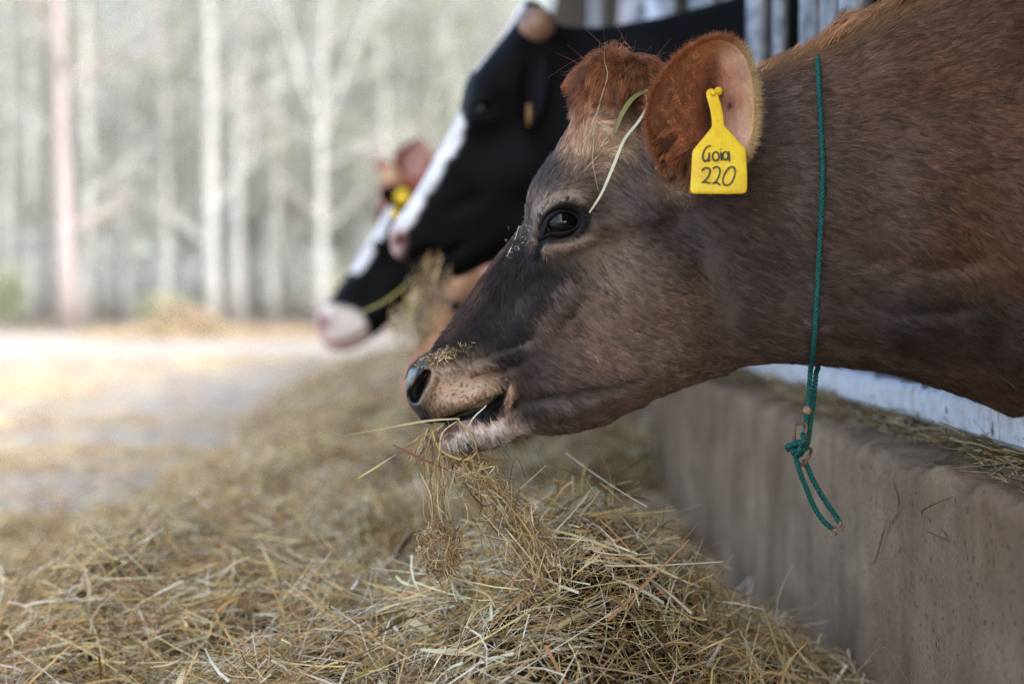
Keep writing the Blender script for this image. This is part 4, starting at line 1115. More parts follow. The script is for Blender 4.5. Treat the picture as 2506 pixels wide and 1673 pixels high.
def ear_fur():
    rr = np.random.default_rng(15)
    def do(n, pick, name, Lr, colf, dirf, par, r=0.00018):
        q = pick(n); n = len(q); D = ear_depth(q[:, 0], q[:, 1]); P = at(q[:, 0], q[:, 1], HY - D - 0.0003)
        d0, bend = dirf(q, P, n); L = rr.uniform(*Lr, n) * np.clip(1.25 - np.hypot((q[:, 0] - 1725) / 125.0, (q[:, 1] - 285) / 195.0), 0.3, 1) ** (0 if name == 'ear_rim_fur' else 1); s = np.linspace(0, 1, 5)
        pts = P[:, None] + d0[:, None] * (L[:, None] * s)[..., None] + bend[:, None] * (L[:, None] * s ** 2)[..., None]
        cf = np.ones(n)
        if name == 'ear_fur': pts, cf = clump(P, pts, 230, rr, 0.85, 0.65)
        hair_obj(name, P, pts, (r * rr.uniform(.7, 1.3, n))[:, None] * (1 - 0.7 * s[None]), np.clip(colf(q, P, n) * cf[:, None], .003, .9), par, M['fur'])
    pl = catmull(EAR, 5, True); c = np.array([1735.0, 290.0])
    def interior(n):
        th = rr.integers(0, len(pl), n); f = np.sqrt(rr.uniform(0, 1, n)); return c + (pl[th] - c) * f[:, None] + rr.normal(0, 3, (n, 2))
    def left(n):
        q = interior(n); return q[(q[:, 0] < 1746) | (rr.uniform(size=n) < 0.05)]
    def fan(q, P, n):
        v = q - np.array([1775.0, 250.0]); v[:, 1] *= 0.75; u = unit(v)
        w = vnoise(P, 150, 171)
        d = np.stack([u[:, 0] * 0.9, -0.28 + 0 * w, -u[:, 1]], 1) + 0.25 * np.stack([w, 0 * w, vnoise(P, 150, 172)], 1) + rr.normal(0, 0.1, (n, 3))
        return unit(d), rr.normal(0, 0.08, (n, 3)) + np.array([0, 0.25, -0.12])
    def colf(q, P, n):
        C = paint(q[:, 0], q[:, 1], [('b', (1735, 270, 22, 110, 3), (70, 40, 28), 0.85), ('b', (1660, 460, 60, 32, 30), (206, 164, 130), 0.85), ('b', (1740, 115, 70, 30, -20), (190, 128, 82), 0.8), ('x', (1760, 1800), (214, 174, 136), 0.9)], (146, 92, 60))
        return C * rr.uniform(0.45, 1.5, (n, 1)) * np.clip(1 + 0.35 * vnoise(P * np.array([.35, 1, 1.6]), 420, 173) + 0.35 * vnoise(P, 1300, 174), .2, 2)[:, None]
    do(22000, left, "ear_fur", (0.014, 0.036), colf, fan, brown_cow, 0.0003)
    def rim(n):
        return pl[rr.integers(0, len(pl), n)] + rr.normal(0, 5, (n, 2))
    def rimdir(q, P, n):
        u = unit(q - c); d = np.stack([u[:, 0], rr.normal(-0.1, 0.5, n), -u[:, 1]], 1) + rr.normal(0, 0.25, (n, 3)) + np.array([0.3, 0, -0.1]); return unit(d), rr.normal(0, 0.15, (n, 3))
    def rimcol(q, P, n):
        C = paint(q[:, 0], q[:, 1], [('x', (1780, 1840), (206, 172, 120), 0.95), ('b', (1665, 470, 60, 40, 30), (206, 166, 132), 0.9)], (166, 100, 58)); return C * rr.uniform(0.5, 1.4, (n, 1))
    do(11000, rim, "ear_rim_fur", (0.003, 0.010), rimcol, rimdir, brown_cow)
ear_fur()

# ------------------------------------------------------------------ ear tag of the brown cow
def z3(x, y): return (1560 + 0.2805 * x, 60 + 0.2805 * y)
def tag_depth(py): return 0.140 + 0.040 * sstep(215, 400, np.asarray(py, float))
def ear_tag():
    out = [(640, 558), (612, 570), (598, 600), (604, 640), (620, 690), (638, 760), (648, 830), (650, 885), (640, 908), (486, 1095), (478, 1130), (462, 1420), (462, 1455), (480, 1475), (560, 1477), (800, 1478), (920, 1476), (948, 1462), (957, 1430), (958, 1300), (946, 1120), (940, 1085),
           (790, 920), (758, 890), (752, 850), (742, 760), (725, 690), (706, 630), (690, 590), (668, 566)]
    q = np.array([z3(*p) for p in out]); n = len(q)
    a = empty("ear_tag", at(1742, 228, HY - 0.14), "yellow plastic ear tag marked Goia 220 in the brown cow's ear", "ear tag")
    rings = []
    for (sc, dz) in ((0.0, 0.0), (0.5, 0.0), (0.965, 0.0), (0.992, -0.0003), (1.0, -0.0009), (0.992, -0.0015), (0.965, -0.0018), (0.5, -0.0018), (0.0, -0.0018)):
        # inset along the plate's middle line
        cx = np.interp(q[:, 1], [215, 300, 340, 480], [1742, 1757, 1759, 1759]); cy = np.clip(q[:, 1], 228, 455)
        P2 = np.stack([cx + (q[:, 0] - cx) * sc, cy + (q[:, 1] - cy) * sc], 1)
        rings.append(at(P2[:, 0], P2[:, 1], HY - tag_depth(P2[:, 1]) - dz))
    V = np.concatenate(rings); m = len(rings); i, j = np.meshgrid(np.arange(m - 1), np.arange(n), indexing='ij'); j2 = (j + 1) % n
    F = np.stack([i * n + j, (i + 1) * n + j, (i + 1) * n + j2, i * n + j2], -1).reshape(-1, 4)
    mesh_obj("plate", V, F[:, ::-1].copy(), M['tag'], a, True)
    mb = MB(); p = at(1744, 229, HY - 0.142); mb.tube([p + np.array([0, 0.04, 0]), p, p + np.array([0, -0.003, 0]), p + np.array([0, -0.004, 0])], [0.003, 0.003, 0.003, 0.0015], 10); mb.obj("pin", M['tag'], a)
    mb = MB(); p = at(1757, 224, HY - 0.128); mb.tube([p, p + np.array([0, -0.003, 0])], 0.005, 12); mb.obj("stud", M['tag'], a)
    def ell(cx, cy, rx, ry, k=14, rot=0): return [(cx + rx * math.cos(t) * math.cos(rot) - ry * math.sin(t) * math.sin(rot), cy + rx * math.cos(t) * math.sin(rot) + ry * math.sin(t) * math.cos(rot)) for t in np.linspace(-1.2, 5.3, k)]
    strokes = {"letter_g": [[(640, 1058), (605, 1070), (575, 1120), (572, 1170), (592, 1192), (618, 1172), (626, 1128)], [(628, 1120), (624, 1195)]],
        "letter_o": [ell(683, 1150, 28, 38)], "letter_i": [[(727, 1112), (730, 1150), (733, 1186)], [(727, 1084), (729, 1090)]],
        "letter_a": [ell(768, 1145, 24, 34), [(798, 1108), (800, 1150), (803, 1196)]],
        "digit_two": [[(562, 1276), (585, 1253), (618, 1252), (633, 1275), (622, 1318), (592, 1358), (563, 1380), (590, 1372), (618, 1384), (638, 1378)]],
        "digit_two.001": [[(658, 1256), (685, 1242), (712, 1252), (720, 1285), (708, 1330), (684, 1368), (660, 1388), (690, 1380), (722, 1402)]],
        "digit_zero": [[(822, 1242), (800, 1250), (768, 1290), (746, 1345), (750, 1388), (780, 1403), (815, 1385), (842, 1335), (853, 1280), (842, 1248), (820, 1242)]]}
    for nm, ss in strokes.items():
        mb = MB()
        for st in ss:
            c = catmull([z3(*p) for p in st], 5); P = at(c[:, 0], c[:, 1], HY - tag_depth(c[:, 1]) - 0.0002); mb.tube(P, 0.0011, 6)
        mb.obj(nm.split('.')[0], M['ink'], a)
ear_tag()

# ------------------------------------------------------------------ green rope round the neck
def rope():
    a = empty("neck_rope", at(1985, 893, HY), "green braided rope hanging from the brown cow's neck with a knotted tail", "rope")
    def twist(path, mb, r=0.0019, off=0.0017, pitch=0.016, ns=3):
        P = catmull(path, 14); d = np.r_[0, np.cumsum(np.linalg.norm(np.diff(P, axis=0), axis=1))]
        n = max(8, int(d[-1] / 0.0016)); t = np.linspace(0, d[-1], n); P = np.stack([np.interp(t, d, P[:, k]) for k in range(3)], 1)
        T = unit(np.gradient(P, axis=0)); A = unit(np.cross(T, np.array([0.3, 1.0, 0.1]))); B = np.cross(T, A)
        for k in range(ns):
            th = 2 * math.pi * (t / pitch + k / ns)
            mb.tube(P + off * (np.cos(th)[:, None] * A + np.sin(th)[:, None] * B), r, 6)
    q = np.array([(1999, 160), (2002, 220), (2006, 300), (2010, 400), (2009, 480), (2005, 560), (2001, 640), (1997, 720), (1992, 800), (1987, 860)], float)
    near = hero.surf(q[:, 0], q[:, 1], 0.006)
    top = at(np.array([1996.0]), np.array([112.0]), np.array([HY - 0.008])); top[:, 2] += 0.002
    far = near[::-1].copy(); far[:, 1] = 2 * HY - far[:, 1]
    mb = MB(); k0 = at(1972, 1060, HY - 0.03)
    hang1 = [at(1984, 900, HY - 0.022), at(1980, 960, HY - 0.027), at(1974, 1010, HY - 0.030), k0]
    twist([*top, *near, *hang1], mb); mb.obj("neck_loop", M['rope'], a)
    mb = MB()
    hang2 = [at(1997, 890, HY + 0.020), at(1997, 915, HY - 0.008), at(1992, 965, HY - 0.018), at(1987, 1010, HY - 0.022), at(1980, 1062, HY - 0.024), at(1975, 1090, HY - 0.028)]
    twist([*top, *far[::-1], *hang2], mb); mb.obj("far_loop", M['rope'], a)
    def zz(x, y): return (1880 + 0.2679 * x, 900 + 0.2679 * y)
    mb = MB(); twist([at(*zz(250, 800), HY - 0.034), at(*zz(285, 940), HY - 0.033), at(*zz(340, 1080), HY - 0.031), at(*zz(410, 1250), HY - 0.029), at(*zz(490, 1380), HY - 0.028), at(*zz(580, 1465), HY - 0.027)], mb); mb.obj("tail", M['rope'], a)
    mb = MB(); twist([at(*zz(330, 840), HY - 0.027), at(*zz(380, 960), HY - 0.026), at(*zz(440, 1080), HY - 0.025), at(*zz(530, 1230), HY - 0.025), at(*zz(610, 1340), HY - 0.025), at(*zz(655, 1420), HY - 0.026)], mb); mb.obj("tail", M['rope'], a)
    # frayed ends
    rr = np.random.default_rng(8)
    for e, f in ((zz(600, 1475), zz(620, 1500)), (zz(655, 1425), zz(672, 1445))):
        mb = MB()
        for k in range(9):
            p = at(*e, HY - 0.027) + rr.normal(0, 0.0018, 3); mb.tube([p, p + (at(*f, HY - 0.027) - at(*e, HY - 0.027)) * rr.uniform(0.6, 1.6) + rr.normal(0, 0.002, 3)], [0.0016, 0.0009], 5)
        mb.obj("frayed_end", M['rope_end'], a)
    # knot: a rope ball wound three ways
    kc = at(*zz(270, 735), HY - 0.036); mb = MB()
    th = np.linspace(0, 2 * math.pi, 14)
    for ax, r1, r2 in ((0, .010, .007), (1, .011, .008), (2, .009, .009)):
        u = np.roll(np.array([1., 0, 0]), ax); w = np.roll(np.array([0, 1., .35]), ax)
        twist([kc + u * r1 * math.cos(t) + w * r2 * math.sin(t) * 0.8 for t in th], mb)
    twist([kc + np.array([-.011, 0, -.002]), kc + np.array([-.014, -.004, .003]), kc + np.array([-.006, -.009, .007]), kc + np.array([.006, -.008, .009]), kc + np.array([.004, -.004, .02])], mb)
    mb.obj("knot", M['rope'], a)
    # worn brown fastener the rope is threaded through
    def frame(c, w, h, ang, name):
        mb = MB(); P = [(-w, -h), (w, -h), (w, h), (-w, h), (-w, -h)]; P = [c + np.array([x * math.cos(ang) - z * math.sin(ang), 0, x * math.sin(ang) + z * math.cos(ang)]) for x, z in P]
        for i in range(4): mb.tube([P[i], (P[i] + P[i + 1]) / 2, P[i + 1]], 0.0022, 6)
        mb.obj(name, M['clip'], a)
    frame(at(*zz(292, 600), HY - 0.033), 0.0072, 0.0125, -0.05, "fastener")
    frame(at(*zz(325, 800), HY - 0.030), 0.0060, 0.011, -0.45, "fastener")
    mb = MB(); p = at(*zz(358, 385), HY - 0.032); mb.tube([p + np.array([-.0005, 0, .005]), p, p + np.array([0, 0, -.005])], [0.0035, 0.0062, 0.004], 9); mb.obj("mud_clot", M['rope_end'], a)
rope()

# ------------------------------------------------------------------ the other cows
def body_px(Yc, k=1.0, zt=1.36):
    """withers, back, rump, belly in metres, as outline points"""
    dors = [(1.05, zt - .06), (1.35, zt), (2.0, zt - .01), (2.45, zt - .03), (2.62, zt - .2), (2.6, .9)]
    vent = [(2.4, .66), (1.9, .54), (1.4, .5), (1.1, .52)]
    f = lambda L: [tuple(float(q) for q in project(np.array([x, Yc, z]))) for x, z in L]
    return f(dors), f(vent)
def body_w(Yc):
    L = [(1.0, .9, .17), (1.4, .9, .26), (2.0, .9, .33), (2.5, .95, .28), (1.4, 1.3, .13), (2.2, 1.3, .22), (1.6, .6, .26)]
    return [(*[float(q) for q in project(np.array([x, Yc, z]))], w) for x, z, w in L]
def body_r(Yc):
    L = [(1.2, 1.2, .16), (2.0, 1.3, .25), (1.6, .6, .26), (2.5, .9, .2)]
    return [(*[float(q) for q in project(np.array([x, Yc, z]))], w) for x, z, w in L]
def make_cow(label, Yc, head_top, head_bot, widths, rounds, relief, layers, base, h=0.006, zt=1.36, mat='cow'):
    """head_top runs from muzzle over poll along the nape; head_bot from the throat back to the muzzle"""
    d, v = body_px(Yc, zt=zt)
    out = list(head_top) + d + v + list(head_bot)
    P = at(np.array([p[0] for p in out]), np.array([p[1] for p in out]), np.full(len(out), Yc))
    hx = [p for p in list(head_top) + list(head_bot)]
    x0 = at(min(p[0] for p in hx) - 15, 700, Yc)[0]
    xs = graded((x0, 0.45, h), (0.45, 0.8, 2 * h), (0.8, 2.75, 6 * h)); zs = graded((0.03, 0.42, 6 * h), (0.42, 1.25, h), (1.25, 1.5, 3 * h)); ys = graded((-.38, -.14, 3 * h), (-.14, .14, h), (.14, .38, 3 * h))
    c = CowShape(Yc, out, widths + body_w(Yc), rounds + body_r(Yc), relief, (xs, ys, zs), LEGS, ws=40.0, relaxn=2)
    e = empty("cow", (0.95, Yc, 0.05), label, "cow", "cows at the feed barrier")
    n = 6 * vnoise(c.V, 50, 201); C = paint(c.px + n, c.py - n, layers, base) * (1 + 0.15 * vnoise(c.V, 90, 202))[:, None]
    mesh_obj("body", c.V, c.F, M[mat], e, True, np.clip(C, .003, .9), {"gloss": 0 * c.px})
    return c, e
def leaf_ear(e, name, Yc, base, tip, w, d0, d1, cols, inner, mirror=True, mat='cow'):
    """ear: a cupped leaf with thickness, from base px to tip px, in front of the cow's middle plane by d0..d1"""
    for side in ((-1, 1) if mirror else (-1,)):
        A = at(*base, Yc - d0); B = at(*tip, Yc - d1); ax = B - A; n = 16; m = 9
        up = unit(np.cross(ax, np.array([0, 1.0, 0]))); nr = unit(np.cross(up, ax)); nr = -nr if nr[1] > 0 else nr
        R = []; C = []
        for lay in (0, 1):
            for i in range(n):
                t = i / (n - 1); ww = w * (math.sin(math.pi * (0.06 + 0.90 * t) ** 0.85) ** 0.7) * 0.5
                for j in range(m):
                    u = -1 + 2 * j / (m - 1); R.append(A + ax * t + up * ww * u + nr * (0.35 * ww * (u * u) * (1 if lay == 0 else 0.95) - lay * 0.005)); C.append(lin(inner if (lay == 0 and abs(u) < 0.7) else cols))
        V = np.array(R); F = []
        for lay in (0, 1):
            o = lay * n * m
            for i in range(n - 1):
                for j in range(m - 1):
                    q = (o + i * m + j, o + i * m + j + 1, o + (i + 1) * m + j + 1, o + (i + 1) * m + j); F.append(q if lay else q[::-1])
        N_ = n * m
        for i in range(n - 1):
            F.append((i * m, (i + 1) * m, N_ + (i + 1) * m, N_ + i * m)); F.append((i * m + m - 1, N_ + i * m + m - 1, N_ + (i + 1) * m + m - 1, (i + 1) * m + m - 1))
        for j in range(m - 1): F.append((j, N_ + j, N_ + j + 1, j + 1)); k = (n - 1) * m; F.append((k + j, k + j + 1, N_ + k + j + 1, N_ + k + j))
        if side > 0: V[:, 1] = 2 * Yc - V[:, 1]
        mesh_obj(name, V, F, M[mat], e, True, np.array(C), {"gloss": np.zeros(len(V))})
def simple_eye(e, c, px, py, r=0.02):
    p = c.surf(px, py)[0]
    for side in (-1, 1):
        q = p.copy(); q[1] = c.Yc + side * (c.Yc - p[1] - 0.62 * r)
        V, F = sphere(q, r, 20, 12); eye = mesh_obj("eye", V, F, M['eye'], e)

# black cow
BY = 3.10
def black_relief(px, py):
    D = 0.012 * blob(px, py, 1182, 265, 60, 50) + 0.008 * blob(px, py, 1190, 240, 45, 14, -10) - 0.012 * blob(px, py, 1181, 270, 20, 14) + 0.012 * blob(px, py, 1290, 420, 90, 100)
    D += crease(px, py, [(1042, 640), (1090, 625), (1130, 600)], -0.015, 9) + crease(px, py, [(975, 600), (985, 585)], -0.02, 11) + crease(px, py, [(1090, 520), (1180, 480)], -0.006, 20)
    return D
bc, be = make_cow("black cow with a white face blaze and a sawn-off horn, second in the row", BY,
    [(954, 590), (956, 565), (966, 545), (997, 502), (1028, 453), (1058, 398), (1089, 343), (1113, 296), (1124, 270), (1130, 240), (1144, 196), (1181, 147), (1223, 98), (1252, 50), (1270, 18), (1291, 4), (1318, 8), (1345, 35), (1370, 62), (1464, 66), (1540, 57), (1636, 38), (1698, 21), (1760, 5), (1900, -40), (2080, -95)],
    [(2150, 850), (1950, 800), (1780, 730), (1640, 660), (1520, 610), (1440, 590), (1360, 600), (1280, 625), (1193, 648), (1156, 667), (1119, 680), (1070, 683), (1046, 672), (1044, 650), (1062, 636), (1040, 632), (1015, 643), (991, 640), (969, 630), (957, 612)],
    [(975, 590, .06), (1050, 600, .06), (1060, 480, .065), (1100, 660, .045), (1150, 400, .085), (1180, 270, .115), (1230, 150, .11), (1290, 60, .08), (1280, 400, .1), (1300, 560, .08), (1450, 100, .07), (1450, 350, .1), (1450, 520, .08), (1700, 300, .14), (1700, 600, .11), (1700, 60, .09), (1250, 640, .05)],
    [(960, 590, .04), (1080, 350, .055), (1150, 200, .045), (1260, 60, .05), (1450, 70, .09), (1450, 590, .08), (1150, 670, .04), (1700, 40, .12)], black_relief,
    [('f', lambda px, py: 1 - sstep(9, 15, seg_field(px, py, [(1268, 20), (1235, 68), (1190, 122), (1160, 160)])[0]), (226, 220, 210), 1.0),
     ('f', lambda px, py: 1 - sstep(22, 40, seg_field(px, py, [(1112, 300), (1065, 385), (1005, 490), (960, 555)])[0] + 4 * np.sin(py / 19.0 + 2 * np.sin(px / 31.0)) + 2.5 * np.sin(py / 6.3 + np.sin(px / 9.0))), (232, 226, 218), 1.0),
     ('b', (968, 590, 16, 30, 0), (196, 150, 140), 0.95), ('b', (966, 620, 14, 16, 0), (206, 176, 172), 0.9), ('b', (978, 585, 11, 14, 0), (92, 48, 44), 0.9),
     ('b', (1050, 668, 12, 14, 0), (120, 110, 104), 0.6)], (12, 12, 12), mat='black_coat')
simple_eye(be, bc, 1181, 268, 0.021)
def horn():
    for side in (-1, 1):
        c = at(1315, 62, BY - 0.09); c[1] = BY + side * (BY - c[1]); mb = MB()
        d = np.array([0.02, side * 0.75, -0.10]); t = np.linspace(0, 1, 9)
        mb.tube([c - d * 0.055 + d * 0.085 * q for q in t], [0.041, 0.041, 0.041, 0.040, 0.039, 0.036, 0.030, 0.020, 0.004], 16); mb.obj("horn", M['horn'], be)
horn()
leaf_ear(be, "ear", BY, (1312, 118), (1296, 318), 0.062, 0.085, 0.155, (11, 11, 11), (13, 12, 12), mat='black_coat')
mb = MB(); p = at(1294, 255, BY - 0.16); mb.tube([p, p + np.array([0.002, 0, -0.02]), p + np.array([0.0, 0.0, -0.045])], [0.004, 0.0065, 0.004], 8); o = mb.obj("ear_tag", m_plain("brown_tag", (150, 108, 60), 0.5, 40, 0.2))
tag(o, "small tan ear tag hanging in the black cow's ear", "ear tag")

# tan cow with its head down, seen between the black cow and the brown cow's nose
TY = 3.85
tc_, te = make_cow("tan cow with lowered head half hidden behind the brown cow's nose", TY,
    [(982, 955), (984, 930), (990, 908), (1012, 860), (1035, 810), (1055, 752), (1070, 700), (1095, 665), (1140, 632), (1185, 612), (1240, 598), (1320, 588), (1450, 562), (1650, 490), (1850, 380), (2000, 310)],
    [(1950, 850), (1800, 820), (1600, 800), (1450, 790), (1350, 770), (1290, 800), (1230, 840), (1170, 890), (1110, 950), (1075, 995), (1040, 1012), (1005, 1006), (988, 985)],
    [(1000, 960, .055), (1050, 900, .06), (1090, 780, .085), (1120, 700, .1), (1180, 640, .08), (1180, 800, .09), (1300, 700, .085), (1500, 650, .11), (1700, 600, .14)],
    [(990, 960, .035), (1050, 750, .05), (1150, 640, .05), (1300, 600, .08), (1500, 790, .09)], lambda px, py: 0.01 * blob(px, py, 1110, 740, 40, 40),
    [('b', (1140, 760, 26, 50, 30), (70, 52, 44), 0.85), ('p', ([(1062, 720), (1020, 840), (985, 930)], 20), (160, 98, 72), 0.8), ('b', (1000, 960, 30, 40, 0), (190, 140, 110), 0.8)], (184, 136, 98), 0.008, 1.28)
simple_eye(te, tc_, 1112, 745, 0.019)
leaf_ear(te, "ear", TY, (1170, 640), (1265, 668), 0.085, 0.07, 0.14, (176, 118, 82), (196, 140, 116))

# black and white cow
WY = 4.55
wc, we = make_cow("black and white cow with a white muzzle, farthest left nose in the row", WY,
    [(771, 790), (776, 770), (785, 757), (815, 721), (844, 679), (878, 628), (903, 590), (928, 548), (945, 515), (962, 488), (992, 476), (1030, 484), (1100, 488), (1200, 470), (1350, 420), (1550, 330), (1800, 240)],
    [(1800, 810), (1600, 790), (1400, 760), (1250, 730), (1130, 715), (1050, 735), (990, 765), (945, 800), (912, 828), (869, 852), (827, 859), (796, 848), (777, 815)],
    [(785, 800, .058), (830, 830, .055), (850, 740, .065), (900, 650, .09), (940, 560, .105), (980, 510, .08), (960, 700, .09), (1000, 730, .07), (1100, 600, .09), (1300, 600, .12)],
    [(775, 790, .04), (850, 670, .055), (930, 540, .045), (1000, 490, .06), (1100, 720, .07)],
    lambda px, py: 0.01 * blob(px, py, 925, 600, 30, 28) + crease(px, py, [(783, 790), (790, 776)], -0.02, 8) + crease(px, py, [(810, 842), (870, 826), (900, 805)], -0.012, 6),
    [('f', lambda px, py: 1 - sstep(14, 22, seg_field(px, py, [(950, 505), (925, 560), (895, 615), (872, 650)])[0]), (222, 218, 212), 1.0),
     ('f', lambda px, py: 1 - sstep(44, 54, seg_field(px, py, [(785, 800), (845, 812)])[0] - 12), (226, 214, 200), 1.0),
     ('b', (784, 795, 26, 32, 0), (206, 158, 154), 0.9), ('b', (792, 788, 11, 12, 0), (96, 50, 52), 0.95), ('p', ([(805, 842), (860, 830), (905, 806)], 5), (120, 80, 76), 0.8), ('b', (840, 846, 60, 16, 0), (196, 150, 142), 0.85), ('b', (930, 700, 14, 60, 35), (200, 196, 192), 0.0)], (14, 14, 14), 0.009, mat='black_coat')
simple_eye(we, wc, 925, 600, 0.02)
leaf_ear(we, "ear", WY, (1022, 498), (930, 470), 0.082, 0.09, 0.17, (14, 14, 14), (20, 18, 18), mat='black_coat')
for (x, y, r, lab) in ((986, 482, 0.026, "round yellow ear tag on the black ear of the far black and white cow"), (968, 524, 0.017, "small yellow ear tag below the round one, by the black and white blaze")):
    p = at(x, y, WY - 0.185); mb = MB(); mb.tube([p + np.array([0, .012, 0]), p + np.array([0, .002, 0]), p, p + np.array([0, -.002, 0])], [r, r, r * .95, r * .3], 18)
    tag(mb.obj("ear_tag", M['tag']), lab, "ear tag", "yellow tags of the black and white cow")

# brown cow at the back
RY = 5.35
rc, re_ = make_cow("reddish brown cow farthest back, only its ears and poll showing", RY,
    [(893, 690), (900, 650), (915, 580), (925, 500), (932, 440), (942, 412), (962, 398), (985, 402), (1010, 425), (1100, 440), (1250, 420), (1450, 370), (1700, 290)],
    [(1650, 800), (1450, 770), (1250, 720), (1080, 640), (1030, 640), (975, 700), (940, 735), (905, 725)],
    [(905, 700, .055), (925, 600, .08), (945, 520, .1), (965, 430, .07), (1000, 580, .09), (1100, 530, .09), (1300, 560, .12)],
    [(900, 690, .04), (930, 520, .05), (970, 410, .05), (1100, 450, .08)], None, [('b', (955, 420, 26, 24, 0), (196, 160, 120), 0.9)], (150, 84, 60), 0.010, 1.28)
leaf_ear(re_, "ear", RY, (1000, 432), (1035, 345), 0.15, 0.05, 0.16, (150, 74, 52), (206, 160, 150), False)
leaf_ear(re_, "ear", RY, (975, 418), (915, 400), 0.045, -0.04, -0.10, (150, 82, 58), (170, 104, 80), False)
simple_eye(re_, rc, 935, 520, 0.02)

# ------------------------------------------------------------------ hay held in mouths, straw on the head
def px_strands(paths, Y, W, name, label, cat="hay", kind=None, seed=0, cols=None, parent=None, up=None):
    """ribbons along splines given in photograph pixels at depth Y (scalar or per path)"""
    rr = np.random.default_rng(seed); VV = []; FF = []; CC = []; n0 = 0
    for i, p in enumerate(paths):
        p = np.asarray(p, float)
        if p.shape[1] == 2: P = at(p[:, 0], p[:, 1], np.full(len(p), Y[i] if hasattr(Y, '__len__') else Y))
        else: P = p
        P = catmull(P, 5); m = len(P); T = unit(np.gradient(P, axis=0))
        u = np.array([0, -1.0, 0.2]) if up is None else up
        u = u + rr.normal(0, 0.5, 3); S = unit(np.cross(T, u)); B = np.cross(T, S); th = np.linspace(0, rr.normal(0, 1.2), m)[:, None]
        S = S * np.cos(th) + B * np.sin(th); s = np.linspace(0, 1, m); w = (W[i] if hasattr(W, '__len__') else W) * (0.35 + 0.65 * np.sin(np.clip(s * 0.96 + 0.04, 0, 1) * math.pi) ** 0.6) * 0.5
        V = np.stack([P - S * w[:, None], P + S * w[:, None]], 1).reshape(-1, 3); VV.append(V)
        FF.append(np.array([[2 * k, 2 * k + 1, 2 * k + 3, 2 * k + 2] for k in range(m - 1)]) + n0); n0 += len(V)
        c = HAYC[rr.choice(len(HAYC), p=HAYP / HAYP.sum())] * rr.uniform(0.3, 1.1) if cols is None else lin(cols[i % len(cols)])
        CC.append(np.tile(c, (len(V), 1)))
    o = mesh_obj(name, np.concatenate(VV), np.concatenate(FF), M['hay'], parent, True, np.concatenate(CC))
    if parent is None: tag(o, label, cat, kind=kind)
    return o

def mouth_wisp():
    rr = np.random.default_rng(300); paths = []; Ys = []; Ws = []
    main = catmull([(1100, 1112), (1122, 1124), (1155, 1148), (1195, 1195), (1240, 1250), (1275, 1310), (1310, 1380), (1350, 1470)], 8)
    for k in range(760):                                  # thick stream down to the heap
        i = int(rr.uniform(0, 0.97) ** 0.85 * (len(main) - 8)); ln = rr.integers(4, 16); seg = main[i:min(i + ln, len(main))]
        if len(seg) < 3: continue
        f = i / len(main); sp = 9 + 34 * f
        a = seg[[0, len(seg) // 2, -1]] + rr.normal(0, sp, 2) + rr.normal(0, 9 + 16 * f, (3, 2)) + (rr.normal(0, 40, (3, 2)) * (np.array([[0], [.4], [1]])) if rr.uniform() < 0.4 else 0)
        paths.append(a); Ys.append(HY - 0.02 + rr.normal(0, 0.016 + 0.03 * f)); Ws.append(rr.uniform(0.0006, 0.0018))
    for k in range(130):                                  # tuft in the front of the mouth
        c = np.array([rr.normal(1062, 12), 1046 + rr.uniform(0, 12)]); a = rr.normal(1.75, 0.4); L = rr.uniform(30, 110); d = np.array([math.cos(a), math.sin(a)])
        paths.append(np.array([c, c + d * L * .5 + rr.normal(0, 7, 2), c + d * L])); Ys.append(HY - 0.02 + rr.normal(0, 0.02)); Ws.append(rr.uniform(0.0006, 0.002))
    left = catmull([(1062, 1050), (1060, 1120), (1068, 1200), (1075, 1270), (1085, 1330), (1110, 1420)], 8)
    for k in range(110):                                  # loose threads on the left
        i = int(rr.uniform(0, 0.8) * (len(left) - 10)); seg = left[i:i + rr.integers(6, 16)]
        a = seg[[0, len(seg) // 2, -1]] + rr.normal(0, 14, 2) + rr.normal(0, 10, (3, 2)); paths.append(a); Ys.append(HY - 0.04 + rr.normal(0, 0.02)); Ws.append(rr.uniform(0.0005, 0.0013))
    for k in range(1000):                                  # the tangled ball
        a0 = rr.uniform(0, 6.28); r = rr.uniform(0.2, 1.0) ** 0.6; c = np.array([1078 + 46 * r * math.cos(a0), 1345 + 66 * r * math.sin(a0)])
        t = a0 + math.pi / 2 + rr.normal(0, 1.3); d = np.array([math.cos(t), math.sin(t)]); L = rr.uniform(18, 62)
        paths.append(np.array([c - d * L * .5, c + rr.normal(0, 7, 2), c + d * L * .5])); Ys.append(HY - 0.05 + 0.03 * math.sqrt(max(0, 1 - r * r)) * rr.choice([-1, 1])); Ws.append(rr.uniform(0.0005, 0.0014))
    return px_strands(paths, Ys, Ws, "hay_wisp", "wisp of hay trailing from the brown cow's mouth down to the heap", kind="stuff", seed=301)
mouth_wisp()
def lone(path, Y, W, label, col, name="straw_stalk", seed=0): return px_strands([path], Y, W, name, label, "straw", None, seed, [col])
lone([(1125, 1024), (1040, 1030), (920, 1052), (811, 1071)], HY - 0.05, 0.0026, "long pale stalk sticking out left from the brown cow's lips", (214, 196, 150), seed=1)
lone([(1085, 1040), (1010, 1085), (940, 1130), (876, 1170)], HY - 0.05, 0.0032, "golden stalk slanting down left from the brown cow's mouth", (206, 176, 104), seed=2)
lone([(1120, 1026), (1152, 1062), (1166, 1102), (1140, 1124), (1095, 1112), (1068, 1085), (1058, 1052)], HY - 0.068, 0.0028, "looped golden stalk curling under the brown cow's lower lip", (204, 176, 106), seed=3)
lone([(1118, 1030), (1082, 1060), (1075, 1110), (1070, 1140)], HY - 0.07, 0.0020, "thin stalk hanging straight down across the lower lip", (210, 190, 140), seed=4)
